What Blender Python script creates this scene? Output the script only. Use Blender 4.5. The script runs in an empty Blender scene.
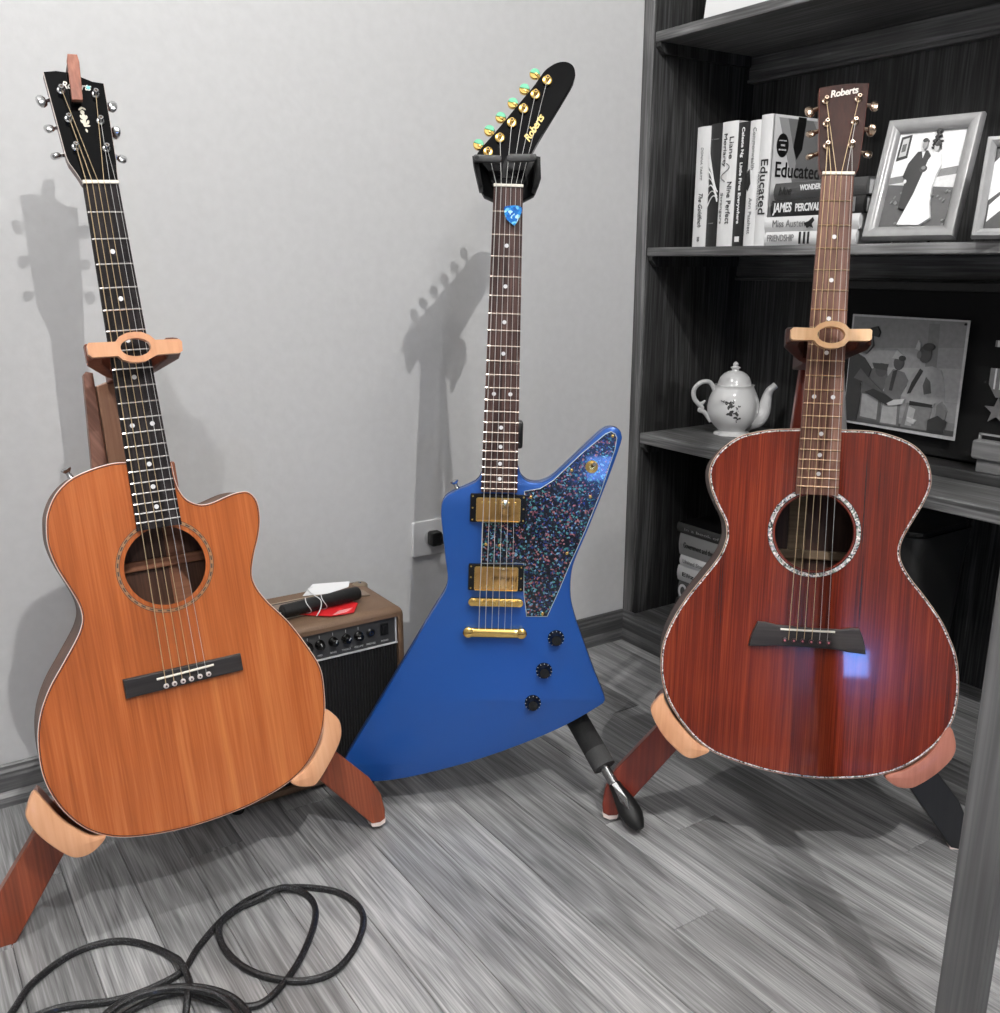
import bpy, bmesh, math, random
from mathutils import Vector, Matrix
from mathutils.geometry import tessellate_polygon

SC = bpy.context.scene
COL = SC.collection
random.seed(7)
PI = math.pi

# ------------------------------------------------------------------ camera
F_PX, CY = 955.0, 527.0
PITCH = math.atan(265 / 955.0)
YAW = math.atan(655 / 991.0)
cam_d = bpy.data.cameras.new('camera')
cam = bpy.data.objects.new('camera', cam_d)
COL.objects.link(cam)
cam_d.sensor_fit = 'HORIZONTAL'
cam_d.sensor_width = 36.0
cam_d.lens = 36.0 * F_PX / 1000.0
cam_d.shift_y = (CY - 506.5) / 1000.0
cam_d.clip_start = 0.02
cam.location = (0, 0, 0.88)
cam.rotation_euler = (PI / 2 - PITCH, 0, -YAW)
SC.camera = cam

# ------------------------------------------------------------------ light
w = bpy.data.worlds.new('world'); SC.world = w; w.use_nodes = True
w.node_tree.nodes['Background'].inputs[0].default_value = (0.75, 0.8, 0.9, 1)
w.node_tree.nodes['Background'].inputs[1].default_value = 0.6
SC.view_settings.view_transform = 'Standard'
SC.view_settings.look = 'None'
SC.view_settings.gamma = 1.0
SC.view_settings.use_curve_mapping = False
SC.view_settings.exposure = 0.0
CEIL = 2.45
# recessed ceiling lamps and, last, an added fill lamp: x, y, watts, radius
LAMPS = [(0.38, -0.59, 100, 0.010), (-0.50, -2.25, 50, 0.03), (-0.10, 0.85, 46, 0.012), (0.80, 0.0, 10, 0.015), (-1.7, -1.4, 6, 0.08)]

# ------------------------------------------------------------------ materials
def lin(c):
    return tuple(((v / 255) / 12.92 if v / 255 <= .04045 else ((v / 255 + .055) / 1.055) ** 2.4) for v in c[:3]) + (1,)
def g(v): return (v, v, v)
MATS = {}
def new_mat(name):
    m = bpy.data.materials.new(name); m.use_nodes = True
    return m, m.node_tree, m.node_tree.nodes['Principled BSDF']
def plain(name, c, rough=.5, metal=0., coat=0., emit=0., spec=None):
    if name in MATS: return MATS[name]
    m, nt, b = new_mat(name)
    b.inputs['Base Color'].default_value = lin(c)
    b.inputs['Roughness'].default_value = rough
    b.inputs['Metallic'].default_value = metal
    b.inputs['Coat Weight'].default_value = coat
    if spec is not None: b.inputs['Specular IOR Level'].default_value = spec
    if emit:
        b.inputs['Emission Color'].default_value = lin(c); b.inputs['Emission Strength'].default_value = emit
    MATS[name] = m
    return m
def nn(nt, t, **kw):
    n = nt.nodes.new(t)
    for k, v in kw.items(): setattr(n, k, v)
    return n
def wood(name, cols, axis='Y', fine=220., stretch=.03, wave=9., rough=.4, coat=0., bump=.0, distort=2.2, rnd=0., seedmul=1., rot=0., contrast=1., rings=0., spec=None, glow=.25, fstretch=None):
    """Grain streaks running along the axis, in object coordinates. cols = dark, mid, light"""
    if name in MATS: return MATS[name]
    m, nt, b = new_mat(name)
    L = nt.links.new
    tc = nn(nt, 'ShaderNodeTexCoord')
    oi = nn(nt, 'ShaderNodeObjectInfo')
    mul = nn(nt, 'ShaderNodeMath', operation='MULTIPLY'); mul.inputs[1].default_value = 37. * seedmul
    L(oi.outputs['Random'], mul.inputs[0])
    add = nn(nt, 'ShaderNodeVectorMath', operation='ADD')
    rt = nn(nt, 'ShaderNodeMapping'); rt.inputs['Rotation'].default_value = (0, 0, rot)
    L(tc.outputs['Object'], rt.inputs[0])
    L(rt.outputs[0], add.inputs[0]); L(mul.outputs[0], add.inputs[1])
    def mapped(s, stretch=stretch):
        mp = nn(nt, 'ShaderNodeMapping')
        sc = {'X': (s * stretch, s, s), 'Y': (s, s * stretch, s), 'Z': (s, s, s * stretch)}[axis]
        mp.inputs['Scale'].default_value = sc
        L(add.outputs[0], mp.inputs[0]); return mp
    n1 = nn(nt, 'ShaderNodeTexNoise'); n1.inputs['Scale'].default_value = 1.; n1.inputs['Detail'].default_value = 3.
    L(mapped(fine, fstretch or stretch).outputs[0], n1.inputs[0])
    n2 = nn(nt, 'ShaderNodeTexNoise'); n2.inputs['Scale'].default_value = 1.; n2.inputs['Detail'].default_value = 4.; n2.inputs['Distortion'].default_value = distort
    L(mapped(wave).outputs[0], n2.inputs[0])
    n3 = nn(nt, 'ShaderNodeTexNoise'); n3.inputs['Scale'].default_value = 3.; n3.inputs['Detail'].default_value = 2.
    L(add.outputs[0], n3.inputs[0])
    src2 = n2.outputs[0]
    if rings:
        ml = nn(nt, 'ShaderNodeMath', operation='MULTIPLY'); ml.inputs[1].default_value = rings; L(src2, ml.inputs[0])
        fr = nn(nt, 'ShaderNodeMath', operation='PINGPONG'); fr.inputs[1].default_value = .5; L(ml.outputs[0], fr.inputs[0])
        ma = nn(nt, 'ShaderNodeMath', operation='MULTIPLY_ADD'); ma.inputs[1].default_value = .9; ma.inputs[2].default_value = .27; L(fr.outputs[0], ma.inputs[0])
        mk = nn(nt, 'ShaderNodeMix'); mk.inputs[0].default_value = .5; L(src2, mk.inputs[2]); L(ma.outputs[0], mk.inputs[3])
        src2 = mk.outputs[0]
    mx = nn(nt, 'ShaderNodeMix'); mx.inputs[0].default_value = .55
    L(n1.outputs[0], mx.inputs[2]); L(src2, mx.inputs[3])
    mx2 = nn(nt, 'ShaderNodeMix'); mx2.inputs[0].default_value = glow
    L(mx.outputs[0], mx2.inputs[2]); L(n3.outputs[0], mx2.inputs[3])
    cr = nn(nt, 'ShaderNodeValToRGB')
    e = cr.color_ramp.elements
    d = .16 / contrast
    e[0].position = .5 - d; e[0].color = lin(cols[0])
    e[1].position = .5 + d; e[1].color = lin(cols[2])
    k = e.new(.5); k.color = lin(cols[1])
    L(mx2.outputs[0], cr.inputs[0])
    out = cr.outputs[0]
    if rnd:
        hv = nn(nt, 'ShaderNodeHueSaturation')
        mr = nn(nt, 'ShaderNodeMapRange'); mr.inputs[3].default_value = 1 - rnd; mr.inputs[4].default_value = 1 + rnd
        L(oi.outputs['Random'], mr.inputs[0]); L(mr.outputs[0], hv.inputs['Value']); L(out, hv.inputs['Color'])
        out = hv.outputs[0]
    L(out, b.inputs['Base Color'])
    b.inputs['Roughness'].default_value = rough
    if spec is not None: b.inputs['Specular IOR Level'].default_value = spec
    b.inputs['Coat Weight'].default_value = coat
    b.inputs['Coat Roughness'].default_value = .04
    if bump:
        bp = nn(nt, 'ShaderNodeBump'); bp.inputs['Strength'].default_value = bump; bp.inputs['Distance'].default_value = .002
        L(n1.outputs[0], bp.inputs['Height']); L(bp.outputs[0], b.inputs['Normal'])
    MATS[name] = m
    return m
def flakes(name, base, cols, scale=160., rough=.2, coat=.6, thr=.45):
    """pearl / abalone: voronoi cells that take colours off a ramp"""
    if name in MATS: return MATS[name]
    m, nt, b = new_mat(name); L = nt.links.new
    tc = nn(nt, 'ShaderNodeTexCoord')
    ns = nn(nt, 'ShaderNodeTexNoise'); ns.inputs['Scale'].default_value = scale * .5
    L(tc.outputs['Object'], ns.inputs[0])
    va = nn(nt, 'ShaderNodeVectorMath', operation='MULTIPLY_ADD')
    va.inputs[1].default_value = (.9 / scale * 2,) * 3
    L(ns.outputs['Color'], va.inputs[0]); L(tc.outputs['Object'], va.inputs[2])
    vo = nn(nt, 'ShaderNodeTexVoronoi'); vo.inputs['Scale'].default_value = scale
    L(va.outputs[0], vo.inputs[0])
    sp = nn(nt, 'ShaderNodeSeparateColor'); L(vo.outputs['Color'], sp.inputs[0])
    cr = nn(nt, 'ShaderNodeValToRGB'); cr.color_ramp.interpolation = 'CONSTANT'
    els = cr.color_ramp.elements
    els[0].position = 0; els[0].color = lin(base)
    els[1].position = thr; els[1].color = lin(cols[0])
    for i, c in enumerate(cols[1:]):
        k = els.new(thr + (1 - thr) * (i + 1) / len(cols)); k.color = lin(c)
    L(sp.outputs[0], cr.inputs[0])
    L(cr.outputs[0], b.inputs['Base Color'])
    b.inputs['Roughness'].default_value = rough; b.inputs['Coat Weight'].default_value = coat
    MATS[name] = m
    return m
def painted(name, c, rough=.7, scale=40., amount=.06, bump=.1, coat=0.):
    if name in MATS: return MATS[name]
    m, nt, b = new_mat(name); L = nt.links.new
    tc = nn(nt, 'ShaderNodeTexCoord')
    ns = nn(nt, 'ShaderNodeTexNoise'); ns.inputs['Scale'].default_value = scale; ns.inputs['Detail'].default_value = 4
    L(tc.outputs['Object'], ns.inputs[0])
    cr = nn(nt, 'ShaderNodeValToRGB'); c = lin(c)
    cr.color_ramp.elements[0].position = .3; cr.color_ramp.elements[0].color = tuple(v * (1 - amount) for v in c[:3]) + (1,)
    cr.color_ramp.elements[1].position = .7; cr.color_ramp.elements[1].color = tuple(min(1, v * (1 + amount)) for v in c[:3]) + (1,)
    L(ns.outputs[0], cr.inputs[0]); L(cr.outputs[0], b.inputs['Base Color'])
    b.inputs['Roughness'].default_value = rough; b.inputs['Coat Weight'].default_value = coat
    bp = nn(nt, 'ShaderNodeBump'); bp.inputs['Strength'].default_value = bump; bp.inputs['Distance'].default_value = .002
    L(ns.outputs[0], bp.inputs['Height']); L(bp.outputs[0], b.inputs['Normal'])
    MATS[name] = m
    return m

# ------------------------------------------------------------------ objects
OFF = {}
def tag(o, label=None, cat=None, group=None, kind=None):
    if label: o['label'] = label
    if cat: o['category'] = cat
    if group: o['group'] = group
    if kind: o['kind'] = kind
    return o
def empty(name, label, cat, mat=None, off=(0, 0, 0), group=None):
    """Root of a thing. mat = world matrix of the build frame, off = base point inside that frame."""
    o = bpy.data.objects.new(name, None); COL.objects.link(o)
    o.empty_display_size = .05
    m = (mat or Matrix.Identity(4)) @ Matrix.Translation(Vector(off))
    o.matrix_world = m
    OFF[o.name] = -Vector(off)
    return tag(o, label, cat, group)
def link(name, me, mat=None, parent=None, label=None, kind=None, smooth=False):
    o = bpy.data.objects.new(name, me); COL.objects.link(o)
    if mat is not None and not me.materials: me.materials.append(mat)
    if parent is not None:
        o.parent = parent
        o.location = OFF.get(parent.name, Vector((0, 0, 0)))
        OFF[o.name] = Vector((0, 0, 0))
    if smooth:
        for p in me.polygons: p.use_smooth = True
        try: me.set_sharp_from_angle(angle=math.radians(40))
        except Exception: pass
    if label: o['label'] = label
    if kind: o['kind'] = kind
    return o
class MB:
    """collects pieces into one mesh"""
    def __init__(s): s.v = []; s.f = []; s.m = []
    def add(s, vs, fs, mi=0):
        b = len(s.v); s.v += [tuple(v) for v in vs]
        s.f += [tuple(b + i for i in f) for f in fs]; s.m += [mi] * len(fs); return s
    def addmesh(s, me, mi=0, M=None):
        vs = [(M @ v.co if M else v.co.copy()) for v in me.vertices]
        return s.add(vs, [tuple(p.vertices) for p in me.polygons], mi)
    def box(s, a, b, bev=0., mi=0, M=None):
        x0, y0, z0 = (min(a[i], b[i]) for i in range(3)); x1, y1, z1 = (max(a[i], b[i]) for i in range(3))
        if bev > 0:
            bm = bmesh.new(); bmesh.ops.create_cube(bm, size=1)
            for v in bm.verts: v.co = Vector(((x0 + x1) / 2 + v.co.x * (x1 - x0), (y0 + y1) / 2 + v.co.y * (y1 - y0), (z0 + z1) / 2 + v.co.z * (z1 - z0)))
            bmesh.ops.bevel(bm, geom=list(bm.edges), offset=bev, segments=2, affect='EDGES', profile=.5)
            bm.verts.index_update()
            vs = [(M @ v.co if M else v.co.copy()) for v in bm.verts]; fs = [tuple(v.index for v in f.verts) for f in bm.faces]
            bm.free(); return s.add(vs, fs, mi)
        vs = [Vector(p) for p in [(x0, y0, z0), (x1, y0, z0), (x1, y1, z0), (x0, y1, z0), (x0, y0, z1), (x1, y0, z1), (x1, y1, z1), (x0, y1, z1)]]
        if M: vs = [M @ v for v in vs]
        return s.add(vs, [(0, 3, 2, 1), (4, 5, 6, 7), (0, 1, 5, 4), (1, 2, 6, 5), (2, 3, 7, 6), (3, 0, 4, 7)], mi)
    def tube(s, pts, r, seg=8, mi=0, cap=True, closed=False, flat=1.):
        pts = [Vector(p) for p in pts]; n = len(pts)
        rs = r if isinstance(r, (list, tuple)) else [r] * n
        up = None; rings = []
        for i, p in enumerate(pts):
            if closed: t = pts[(i + 1) % n] - pts[i - 1]
            else: t = pts[min(i + 1, n - 1)] - pts[max(i - 1, 0)]
            t.normalize()
            if up is None:
                up = Vector((0, 0, 1)) if abs(t.z) < .9 else Vector((1, 0, 0))
            up = (up - t * up.dot(t)).normalized(); sd = t.cross(up)
            rings.append([p + (up * math.cos(2 * PI * k / seg) * flat + sd * math.sin(2 * PI * k / seg)) * rs[i] for k in range(seg)])
        vs = [v for rg in rings for v in rg]; fs = []
        for i in range(n if closed else n - 1):
            j = (i + 1) % n
            for k in range(seg):
                l = (k + 1) % seg
                fs.append((i * seg + k, i * seg + l, j * seg + l, j * seg + k))
        if cap and not closed:
            fs.append(tuple(range(seg))[::-1]); fs.append(tuple((n - 1) * seg + k for k in range(seg)))
        return s.add(vs, fs, mi)
    def lathe(s, prof, seg=16, M=None, mi=0, sx=1., sy=1.):
        """profile of (radius, height) round local z"""
        vs = []; fs = []
        for r, h in prof:
            for k in range(seg):
                a = 2 * PI * k / seg; v = Vector((r * math.cos(a) * sx, r * math.sin(a) * sy, h)); vs.append(M @ v if M else v)
        for i in range(len(prof) - 1):
            for k in range(seg):
                l = (k + 1) % seg; fs.append((i * seg + k, i * seg + l, (i + 1) * seg + l, (i + 1) * seg + k))
        fs.append(tuple(range(seg))[::-1]); fs.append(tuple((len(prof) - 1) * seg + k for k in range(seg)))
        return s.add(vs, fs, mi)
    def loft(s, rings, mi=0, cap=True, closed=True):
        n = len(rings[0]); vs = [v for r in rings for v in r]; fs = []
        for i in range(len(rings) - 1):
            for k in range(n if closed else n - 1):
                l = (k + 1) % n; fs.append((i * n + k, i * n + l, (i + 1) * n + l, (i + 1) * n + k))
        if cap:
            fs.append(tuple(range(n))[::-1]); fs.append(tuple((len(rings) - 1) * n + k for k in range(n)))
        return s.add(vs, fs, mi)
    def prism(s, poly, z0, z1, mi=0, T=None, bev=0.):
        """polygon extruded z0..z1, caps tessellated, optional chamfer at both faces; T maps a point"""
        n = len(poly)
        tri = tessellate_polygon([[Vector((p[0], p[1], 0)) for p in poly]])
        levels = [(z0, 0), (z1, 0)] if not bev else [(z0, bev), (z0 + bev * .3, bev * .3), (z0 + bev, 0), (z1 - bev, 0), (z1 - bev * .3, bev * .3), (z1, bev)]
        vs = []; fs = []
        for z, o in levels:
            q = offset(poly, -o) if o else poly
            vs += [Vector((p[0], p[1], z)) for p in q]
        for l in range(len(levels) - 1):
            for i in range(n):
                j = (i + 1) % n; fs.append((l * n + i, l * n + j, (l + 1) * n + j, (l + 1) * n + i))
        t0 = (len(levels) - 1) * n
        fs += [tuple(t)[::-1] for t in tri] + [tuple(t0 + i for i in t) for t in tri]
        if T: vs = [T(v) for v in vs]
        return s.add(vs, fs, mi)
    def build(s, name, mat, parent=None, label=None, smooth=False, kind=None, normals=True):
        me = bpy.data.meshes.new(name)
        me.from_pydata([tuple(v) for v in s.v], [], s.f)
        mats = mat if isinstance(mat, (list, tuple)) else [mat]
        for m in mats: me.materials.append(m)
        if len(mats) > 1: me.polygons.foreach_set('material_index', s.m)
        if normals:
            bm = bmesh.new(); bm.from_mesh(me); bmesh.ops.recalc_face_normals(bm, faces=bm.faces); bm.to_mesh(me); bm.free()
        me.update()
        return link(name, me, None, parent, label, kind, smooth)
def area(p): return sum(p[i][0] * p[(i + 1) % len(p)][1] - p[(i + 1) % len(p)][0] * p[i][1] for i in range(len(p))) / 2
def offset(poly, d):
    """d > 0 grows the outline"""
    sg = 1 if area(poly) > 0 else -1; n = len(poly); out = []
    for i in range(n):
        a = Vector(poly[i - 1][:2]); b = Vector(poly[i][:2]); c = Vector(poly[(i + 1) % n][:2])
        e1 = (b - a); e2 = (c - b)
        if e1.length < 1e-9: e1 = e2
        if e2.length < 1e-9: e2 = e1
        e1 = e1.normalized(); e2 = e2.normalized()
        n1 = Vector((e1.y, -e1.x)); n2 = Vector((e2.y, -e2.x)); m = n1 + n2
        if m.length < 1e-6: m = n1
        m.normalize(); k = max(.5, m.dot(n1))
        q = b + m * (sg * d / k); out.append((q.x, q.y))
    return out
def catmull(pts, sub=4, closed=False):
    P = [Vector(p) for p in pts]; n = len(P); out = []
    rng = range(n if closed else n - 1)
    for i in rng:
        p0 = P[i - 1] if (closed or i > 0) else P[0]; p1 = P[i]; p2 = P[(i + 1) % n]
        p3 = P[(i + 2) % n] if (closed or i + 2 < n) else P[-1]
        for k in range(sub):
            t = k / sub
            out.append(.5 * ((2 * p1) + (p2 - p0) * t + (2 * p0 - 5 * p1 + 4 * p2 - p3) * t * t + (3 * p1 - p0 - 3 * p2 + p3) * t ** 3))
    if not closed: out.append(P[-1])
    return out
def mm(pts): return [(x / 1000, y / 1000) for x, y in pts]
def smooth_outline(pts, sub=4): return [tuple(v) for v in catmull(mm(pts), sub)]
def rrect(x0, y0, x1, y1, r, seg=4):
    out = []
    for cx, cy, a0 in ((x1 - r, y1 - r, 0), (x0 + r, y1 - r, 90), (x0 + r, y0 + r, 180), (x1 - r, y0 + r, 270)):
        for k in range(seg + 1):
            a = math.radians(a0 + 90 * k / seg); out.append((cx + r * math.cos(a), cy + r * math.sin(a)))
    return out
def circle(cx, cy, r, n=32, ry=None): return [(cx + r * math.cos(2 * PI * k / n), cy + (ry or r) * math.sin(2 * PI * k / n)) for k in range(n)]
def ribbon(mb, outer, inner, z0, z1, mi=0, T=None):
    """flat band between two outlines of equal length, with thickness"""
    n = len(outer); vs = []
    for pl, z in ((outer, z1), (inner, z1), (inner, z0), (outer, z0)): vs += [Vector((p[0], p[1], z)) for p in pl]
    if T: vs = [T(v) for v in vs]
    fs = []
    for l in range(4):
        m = (l + 1) % 4
        for i in range(n):
            j = (i + 1) % n; fs.append((l * n + i, l * n + j, m * n + j, m * n + i))
    mb.add(vs, fs, mi); return mb
def plate_hole(mb, outer, hole, z0, z1, mi=0, mi_edge=None):
    """plate with one hole: outer and hole outlines"""
    tri = tessellate_polygon([[Vector((p[0], p[1], 0)) for p in outer], [Vector((p[0], p[1], 0)) for p in hole]])
    allp = list(outer) + list(hole); n = len(allp); no = len(outer); nh = len(hole)
    vs = [Vector((p[0], p[1], z0)) for p in allp] + [Vector((p[0], p[1], z1)) for p in allp]
    fs = [tuple(t)[::-1] for t in tri] + [tuple(n + i for i in t) for t in tri]
    for i in range(no): j = (i + 1) % no; fs.append((i, j, n + j, n + i))
    for i in range(nh): j = (i + 1) % nh; fs.append((no + i, no + j, n + no + j, n + no + i))
    mb.add(vs, fs, mi); return mb
def text_mesh(body, size, depth=.0004, shear=0., space=1., align='CENTER', bold=0.):
    cu = bpy.data.curves.new('lettering', 'FONT'); cu.body = body; cu.size = size; cu.extrude = depth; cu.shear = shear
    cu.space_character = space; cu.align_x = align; cu.align_y = 'CENTER'; cu.resolution_u = 3; cu.offset = bold
    ob = bpy.data.objects.new('lettering', cu)
    me = bpy.data.meshes.new_from_object(ob)
    bpy.data.objects.remove(ob); bpy.data.curves.remove(cu)
    return me
def frame(origin, x, y, z=None):
    x = Vector(x).normalized(); y = Vector(y); y = (y - x * y.dot(x)).normalized(); z = x.cross(y)
    M = Matrix.Identity(4)
    for i in range(3): M[i][0] = x[i]; M[i][1] = y[i]; M[i][2] = z[i]; M[i][3] = origin[i]
    return M
def lettering(name, body, size, mat, M, parent, shear=0., space=1., align='CENTER', bold=0., fit=None, depth=.0004, fith=None):
    """text on a surface; M = frame in the parent's build coordinates; fit = width in metres"""
    me = text_mesh(body, size, depth, shear, space, align, bold)
    xs = [v.co.x for v in me.vertices]; ys = [v.co.y for v in me.vertices]
    if not xs: return None
    k = fit / (max(xs) - min(xs)) if fit else 1.
    ky = fith / (max(ys) - min(ys)) if fith else k
    for v in me.vertices: v.co = M @ Vector((v.co.x * k, v.co.y * ky, v.co.z))
    me.materials.clear(); me.materials.append(mat)
    return link(name, me, None, parent)
def axis_frame(p, d):
    """frame at p whose z points along d"""
    d = Vector(d).normalized(); a = Vector((0, 0, 1)) if abs(d.z) < .9 else Vector((1, 0, 0))
    x = a.cross(d).normalized(); return frame(p, x, d.cross(x))

# ================================================================== setting
WY, FX = 1.656, 1.454          # back wall plane, front plane of the bookcase
XL, XR, YF = -2.6, 1.78, -4.2
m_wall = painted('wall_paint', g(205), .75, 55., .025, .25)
m_wood_dk = wood('grey_oak_vertical', [g(20), g(50), g(82)], 'Z', 260., .035, 7., .5, bump=.15, rnd=.1, rings=9., contrast=1.3, spec=.3)
m_wood_shelf = wood('grey_oak_along', [g(52), g(96), g(146)], 'Y', 260., .03, 9., .45, bump=.15, rnd=.1, rings=8., contrast=1.2, spec=.35)
m_wood_x = wood('grey_oak_across', [g(32), g(66), g(104)], 'X', 260., .03, 11., .45, bump=.15, rnd=.08)
m_plank = wood('grey_floor_plank', [g(82), g(140), g(190)], 'Y', 420., wave=6.5, rough=.45, bump=.12, rnd=.26, distort=1.2, rings=12., contrast=1.2, stretch=.08, fstretch=.022)
def struct(name, mb, mat):
    o = mb.build(name, mat); o['kind'] = 'structure'; return o
struct('wall_back', MB().box((XL - .1, WY, -.1), (XR + .1, WY + .1, CEIL + .1)), m_wall)
m_wall2 = painted('wall_paint_far', g(168), .75, 55., .025, .25)  # wall paint darkened on the unseen walls to cut bounced fill light
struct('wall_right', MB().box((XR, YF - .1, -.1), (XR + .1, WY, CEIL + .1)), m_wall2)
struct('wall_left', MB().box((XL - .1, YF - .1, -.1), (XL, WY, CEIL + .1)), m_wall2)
struct('ceiling', MB().box((XL - .1, YF - .1, CEIL), (XR + .1, WY + .1, CEIL + .1)), painted('ceiling_paint', g(225), .8, 30., .02, .1))
# front wall with a glazed door opening behind the camera (unseen, added for a daylight reflection)
dx0, dx1, dz1 = -2.35, -1.55, 2.05
fw = MB()
fw.box((XL, YF - .1, -.1), (dx0, YF, CEIL)); fw.box((dx1, YF - .1, -.1), (XR, YF, CEIL)); fw.box((dx0, YF - .1, dz1), (dx1, YF, CEIL)); fw.box((dx0, YF - .1, -.1), (dx1, YF, 0))
struct('wall_front', fw, m_wall2)
floor_root = struct('floor', MB().box((XL - .1, YF - .1, -.1), (XR + .1, WY + .1, -.006)), plain('grey_subfloor', g(22), .9))
# laminate strips, each a piece of its own
PW = .0844
k = 0
rng = random.Random(11)
x = FX - PW * 42 + .033
row = 0
while x < FX + .02:
    y = YF if False else -1.1 - rng.random() * .6
    fixed = {}
    while y < WY:
        ln = rng.uniform(.42, 1.15)
        y1 = min(y + ln, WY)
        if WY - y1 < .12: y1 = WY
        if x > -1.3 and y1 - y > .02:
            xa, xb = x, min(x + PW, FX + .02)
            w2, l2, c = (xb - xa) / 2, (y1 - y) / 2, .0012
            mbp = MB()
            a, b = w2 - .0004, l2 - .0004
            mbp.add([(-a, -b, -.006), (a, -b, -.006), (a, b, -.006), (-a, b, -.006), (-a, -b, -c * .6), (a, -b, -c * .6), (a, b, -c * .6), (-a, b, -c * .6),
                     (-a + c, -b + c, 0), (a - c, -b + c, 0), (a - c, b - c, 0), (-a + c, b - c, 0)],
                    [(0, 3, 2, 1), (0, 1, 5, 4), (1, 2, 6, 5), (2, 3, 7, 6), (3, 0, 4, 7), (4, 5, 9, 8), (5, 6, 10, 9), (6, 7, 11, 10), (7, 4, 8, 11), (8, 9, 10, 11)])
            o = mbp.build('plank', m_plank, floor_root, normals=False)
            o.location = ((xa + xb) / 2, (y + y1) / 2, 0)
            k += 1
        y = y1
    x += PW; row += 1
# far part of the floor behind the camera, coarse boards in one piece
far = MB()
xx = XL
while xx < XR:
    far.box((xx, YF, -.006), (min(xx + PW * 2, XR) - .001, -1.75, 0)); xx += PW * 2
xx = XL
while xx < -1.4:
    far.box((xx, -1.75, -.006), (min(xx + PW * 2, -1.32) - .001, WY, 0)); xx += PW * 2
far.build('far_planks', m_plank, floor_root, kind='stuff')

# baseboards: board with a stepped top plus a quarter-round shoe
def base_profile():
    pts = [(0, 0), (.020, 0), (.020, .008), (.0175, .016), (.013, .0215), (.011, .024), (.011, .048), (.009, .053), (.009, .057), (.006, .062), (.006, .067), (.003, .0695), (0, .0695)]
    return pts
def baseboard(name, along, a0, a1, fixed, sgn):
    mb = MB(); rings = []
    for a, mit in ((a0, 0), (a1, 1)):
        rg = []
        for d, z in base_profile():
            if along == 'X': rg.append((a - (d if mit and sgn > 0 else 0), fixed - d, z))
            else: rg.append((fixed - d, a - (d if not mit else 0), z))
        rings.append(rg)
    mb.loft(rings)
    return struct(name, mb, m_wood_bx if along == 'X' else m_wood_by)
m_wood_bx = wood('grey_moulding_across', [g(46), g(86), g(130)], 'X', 300., .03, 10., .4, bump=.1)
m_wood_by = wood('grey_moulding_along', [g(46), g(86), g(130)], 'Y', 300., .03, 10., .4, bump=.1)
baseboard('baseboard_back', 'X', XL, FX, WY, 1)
baseboard('baseboard_right', 'Y', WY, -1.2, FX, 1)

# recessed lamps in the ceiling, the last one added as fill light
for i, (lx, ly, p, r) in enumerate(LAMPS):
    t = empty('ceiling_lamp', ['round recessed ceiling lamp just behind the photographer', 'round recessed ceiling lamp in the middle of the room behind', 'round recessed ceiling lamp above the orange guitar', 'round recessed ceiling lamp above the photographer on the bookcase side', 'added round fill lamp in the ceiling far back on the open left side'][i], 'ceiling lamp', Matrix.Translation((lx, ly, CEIL)), group='recessed ceiling lamps')
    MB().lathe([(.085, 0), (.085, -.004), (.07, -.006), (.062, -.001)], 28).build('trim_ring', plain('lamp_trim', g(230), .4), t, smooth=True)
    ld = bpy.data.lights.new('lamp_light', 'POINT'); ld.energy = p; ld.shadow_soft_size = r; ld.color = (1, .985, .965)
    lo = bpy.data.objects.new('bulb', ld); COL.objects.link(lo); lo.parent = t; lo.location = (0, 0, -.055 - r)

# added glazed door behind the camera, letting in daylight
t = empty('glass_door', 'added glazed patio door on the unseen wall behind the camera', 'door', Matrix.Translation(((dx0 + dx1) / 2, YF, 0)))
mb = MB(); hw = (dx1 - dx0) / 2
for a, b in (((-hw, -.06, 0), (-hw + .07, -.02, dz1)), ((hw - .07, -.06, 0), (hw, -.02, dz1)), ((-hw + .07, -.06, 0), (hw - .07, -.02, .2)), ((-hw + .07, -.06, dz1 - .09), (hw - .07, -.02, dz1))): mb.box(a, b, .004)
mb.build('door_frame', plain('door_white', g(220), .5), t)
def glassmat():
    m, nt, b = new_mat('window_glass'); b.inputs['Transmission Weight'].default_value = 1; b.inputs['Roughness'].default_value = 0; b.inputs['IOR'].default_value = 1.45; return m
MB().box((-hw + .06, -.043, .19), (hw - .06, -.037, dz1 - .08)).build('pane', glassmat(), t)

# computer screen on a low desk behind the camera, mirrored in the red guitar
t = empty('monitor', 'small lit computer screen on a low desk behind the camera', 'monitor', Matrix.Translation((-1.04, -3.0, .30)) @ Matrix.Rotation(math.radians(-29), 4, 'Z'))
mb = MB().box((-.19, -.02, .06), (.19, .0, .32), .004); mb.box((-.02, -.03, .0), (.02, -.01, .08)); mb.box((-.1, -.08, 0), (.1, .04, .008)); mb.build('casing', plain('black_plastic', g(18), .4), t)
sc = plain('lit_screen', (110, 160, 255), .3, emit=26.)
MB().box((-.125, .0005, .13), (.125, .0015, .28)).build('screen', sc, t)
t = empty('low_desk', 'low dark desk carrying the lit screen behind the camera', 'desk', Matrix.Translation((-1.04, -3.0, 0)))
mb = MB().box((-.45, -.28, .27), (.45, .2, .30), .004)
mb.build('desk_top', m_wood_x, t)
for sx in (-.41, .41):
    for sy in (-.25, .17): MB().box((sx - .02, sy - .02, 0), (sx + .02, sy + .02, .27), .002).build('leg', m_wood_dk, t)

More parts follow.
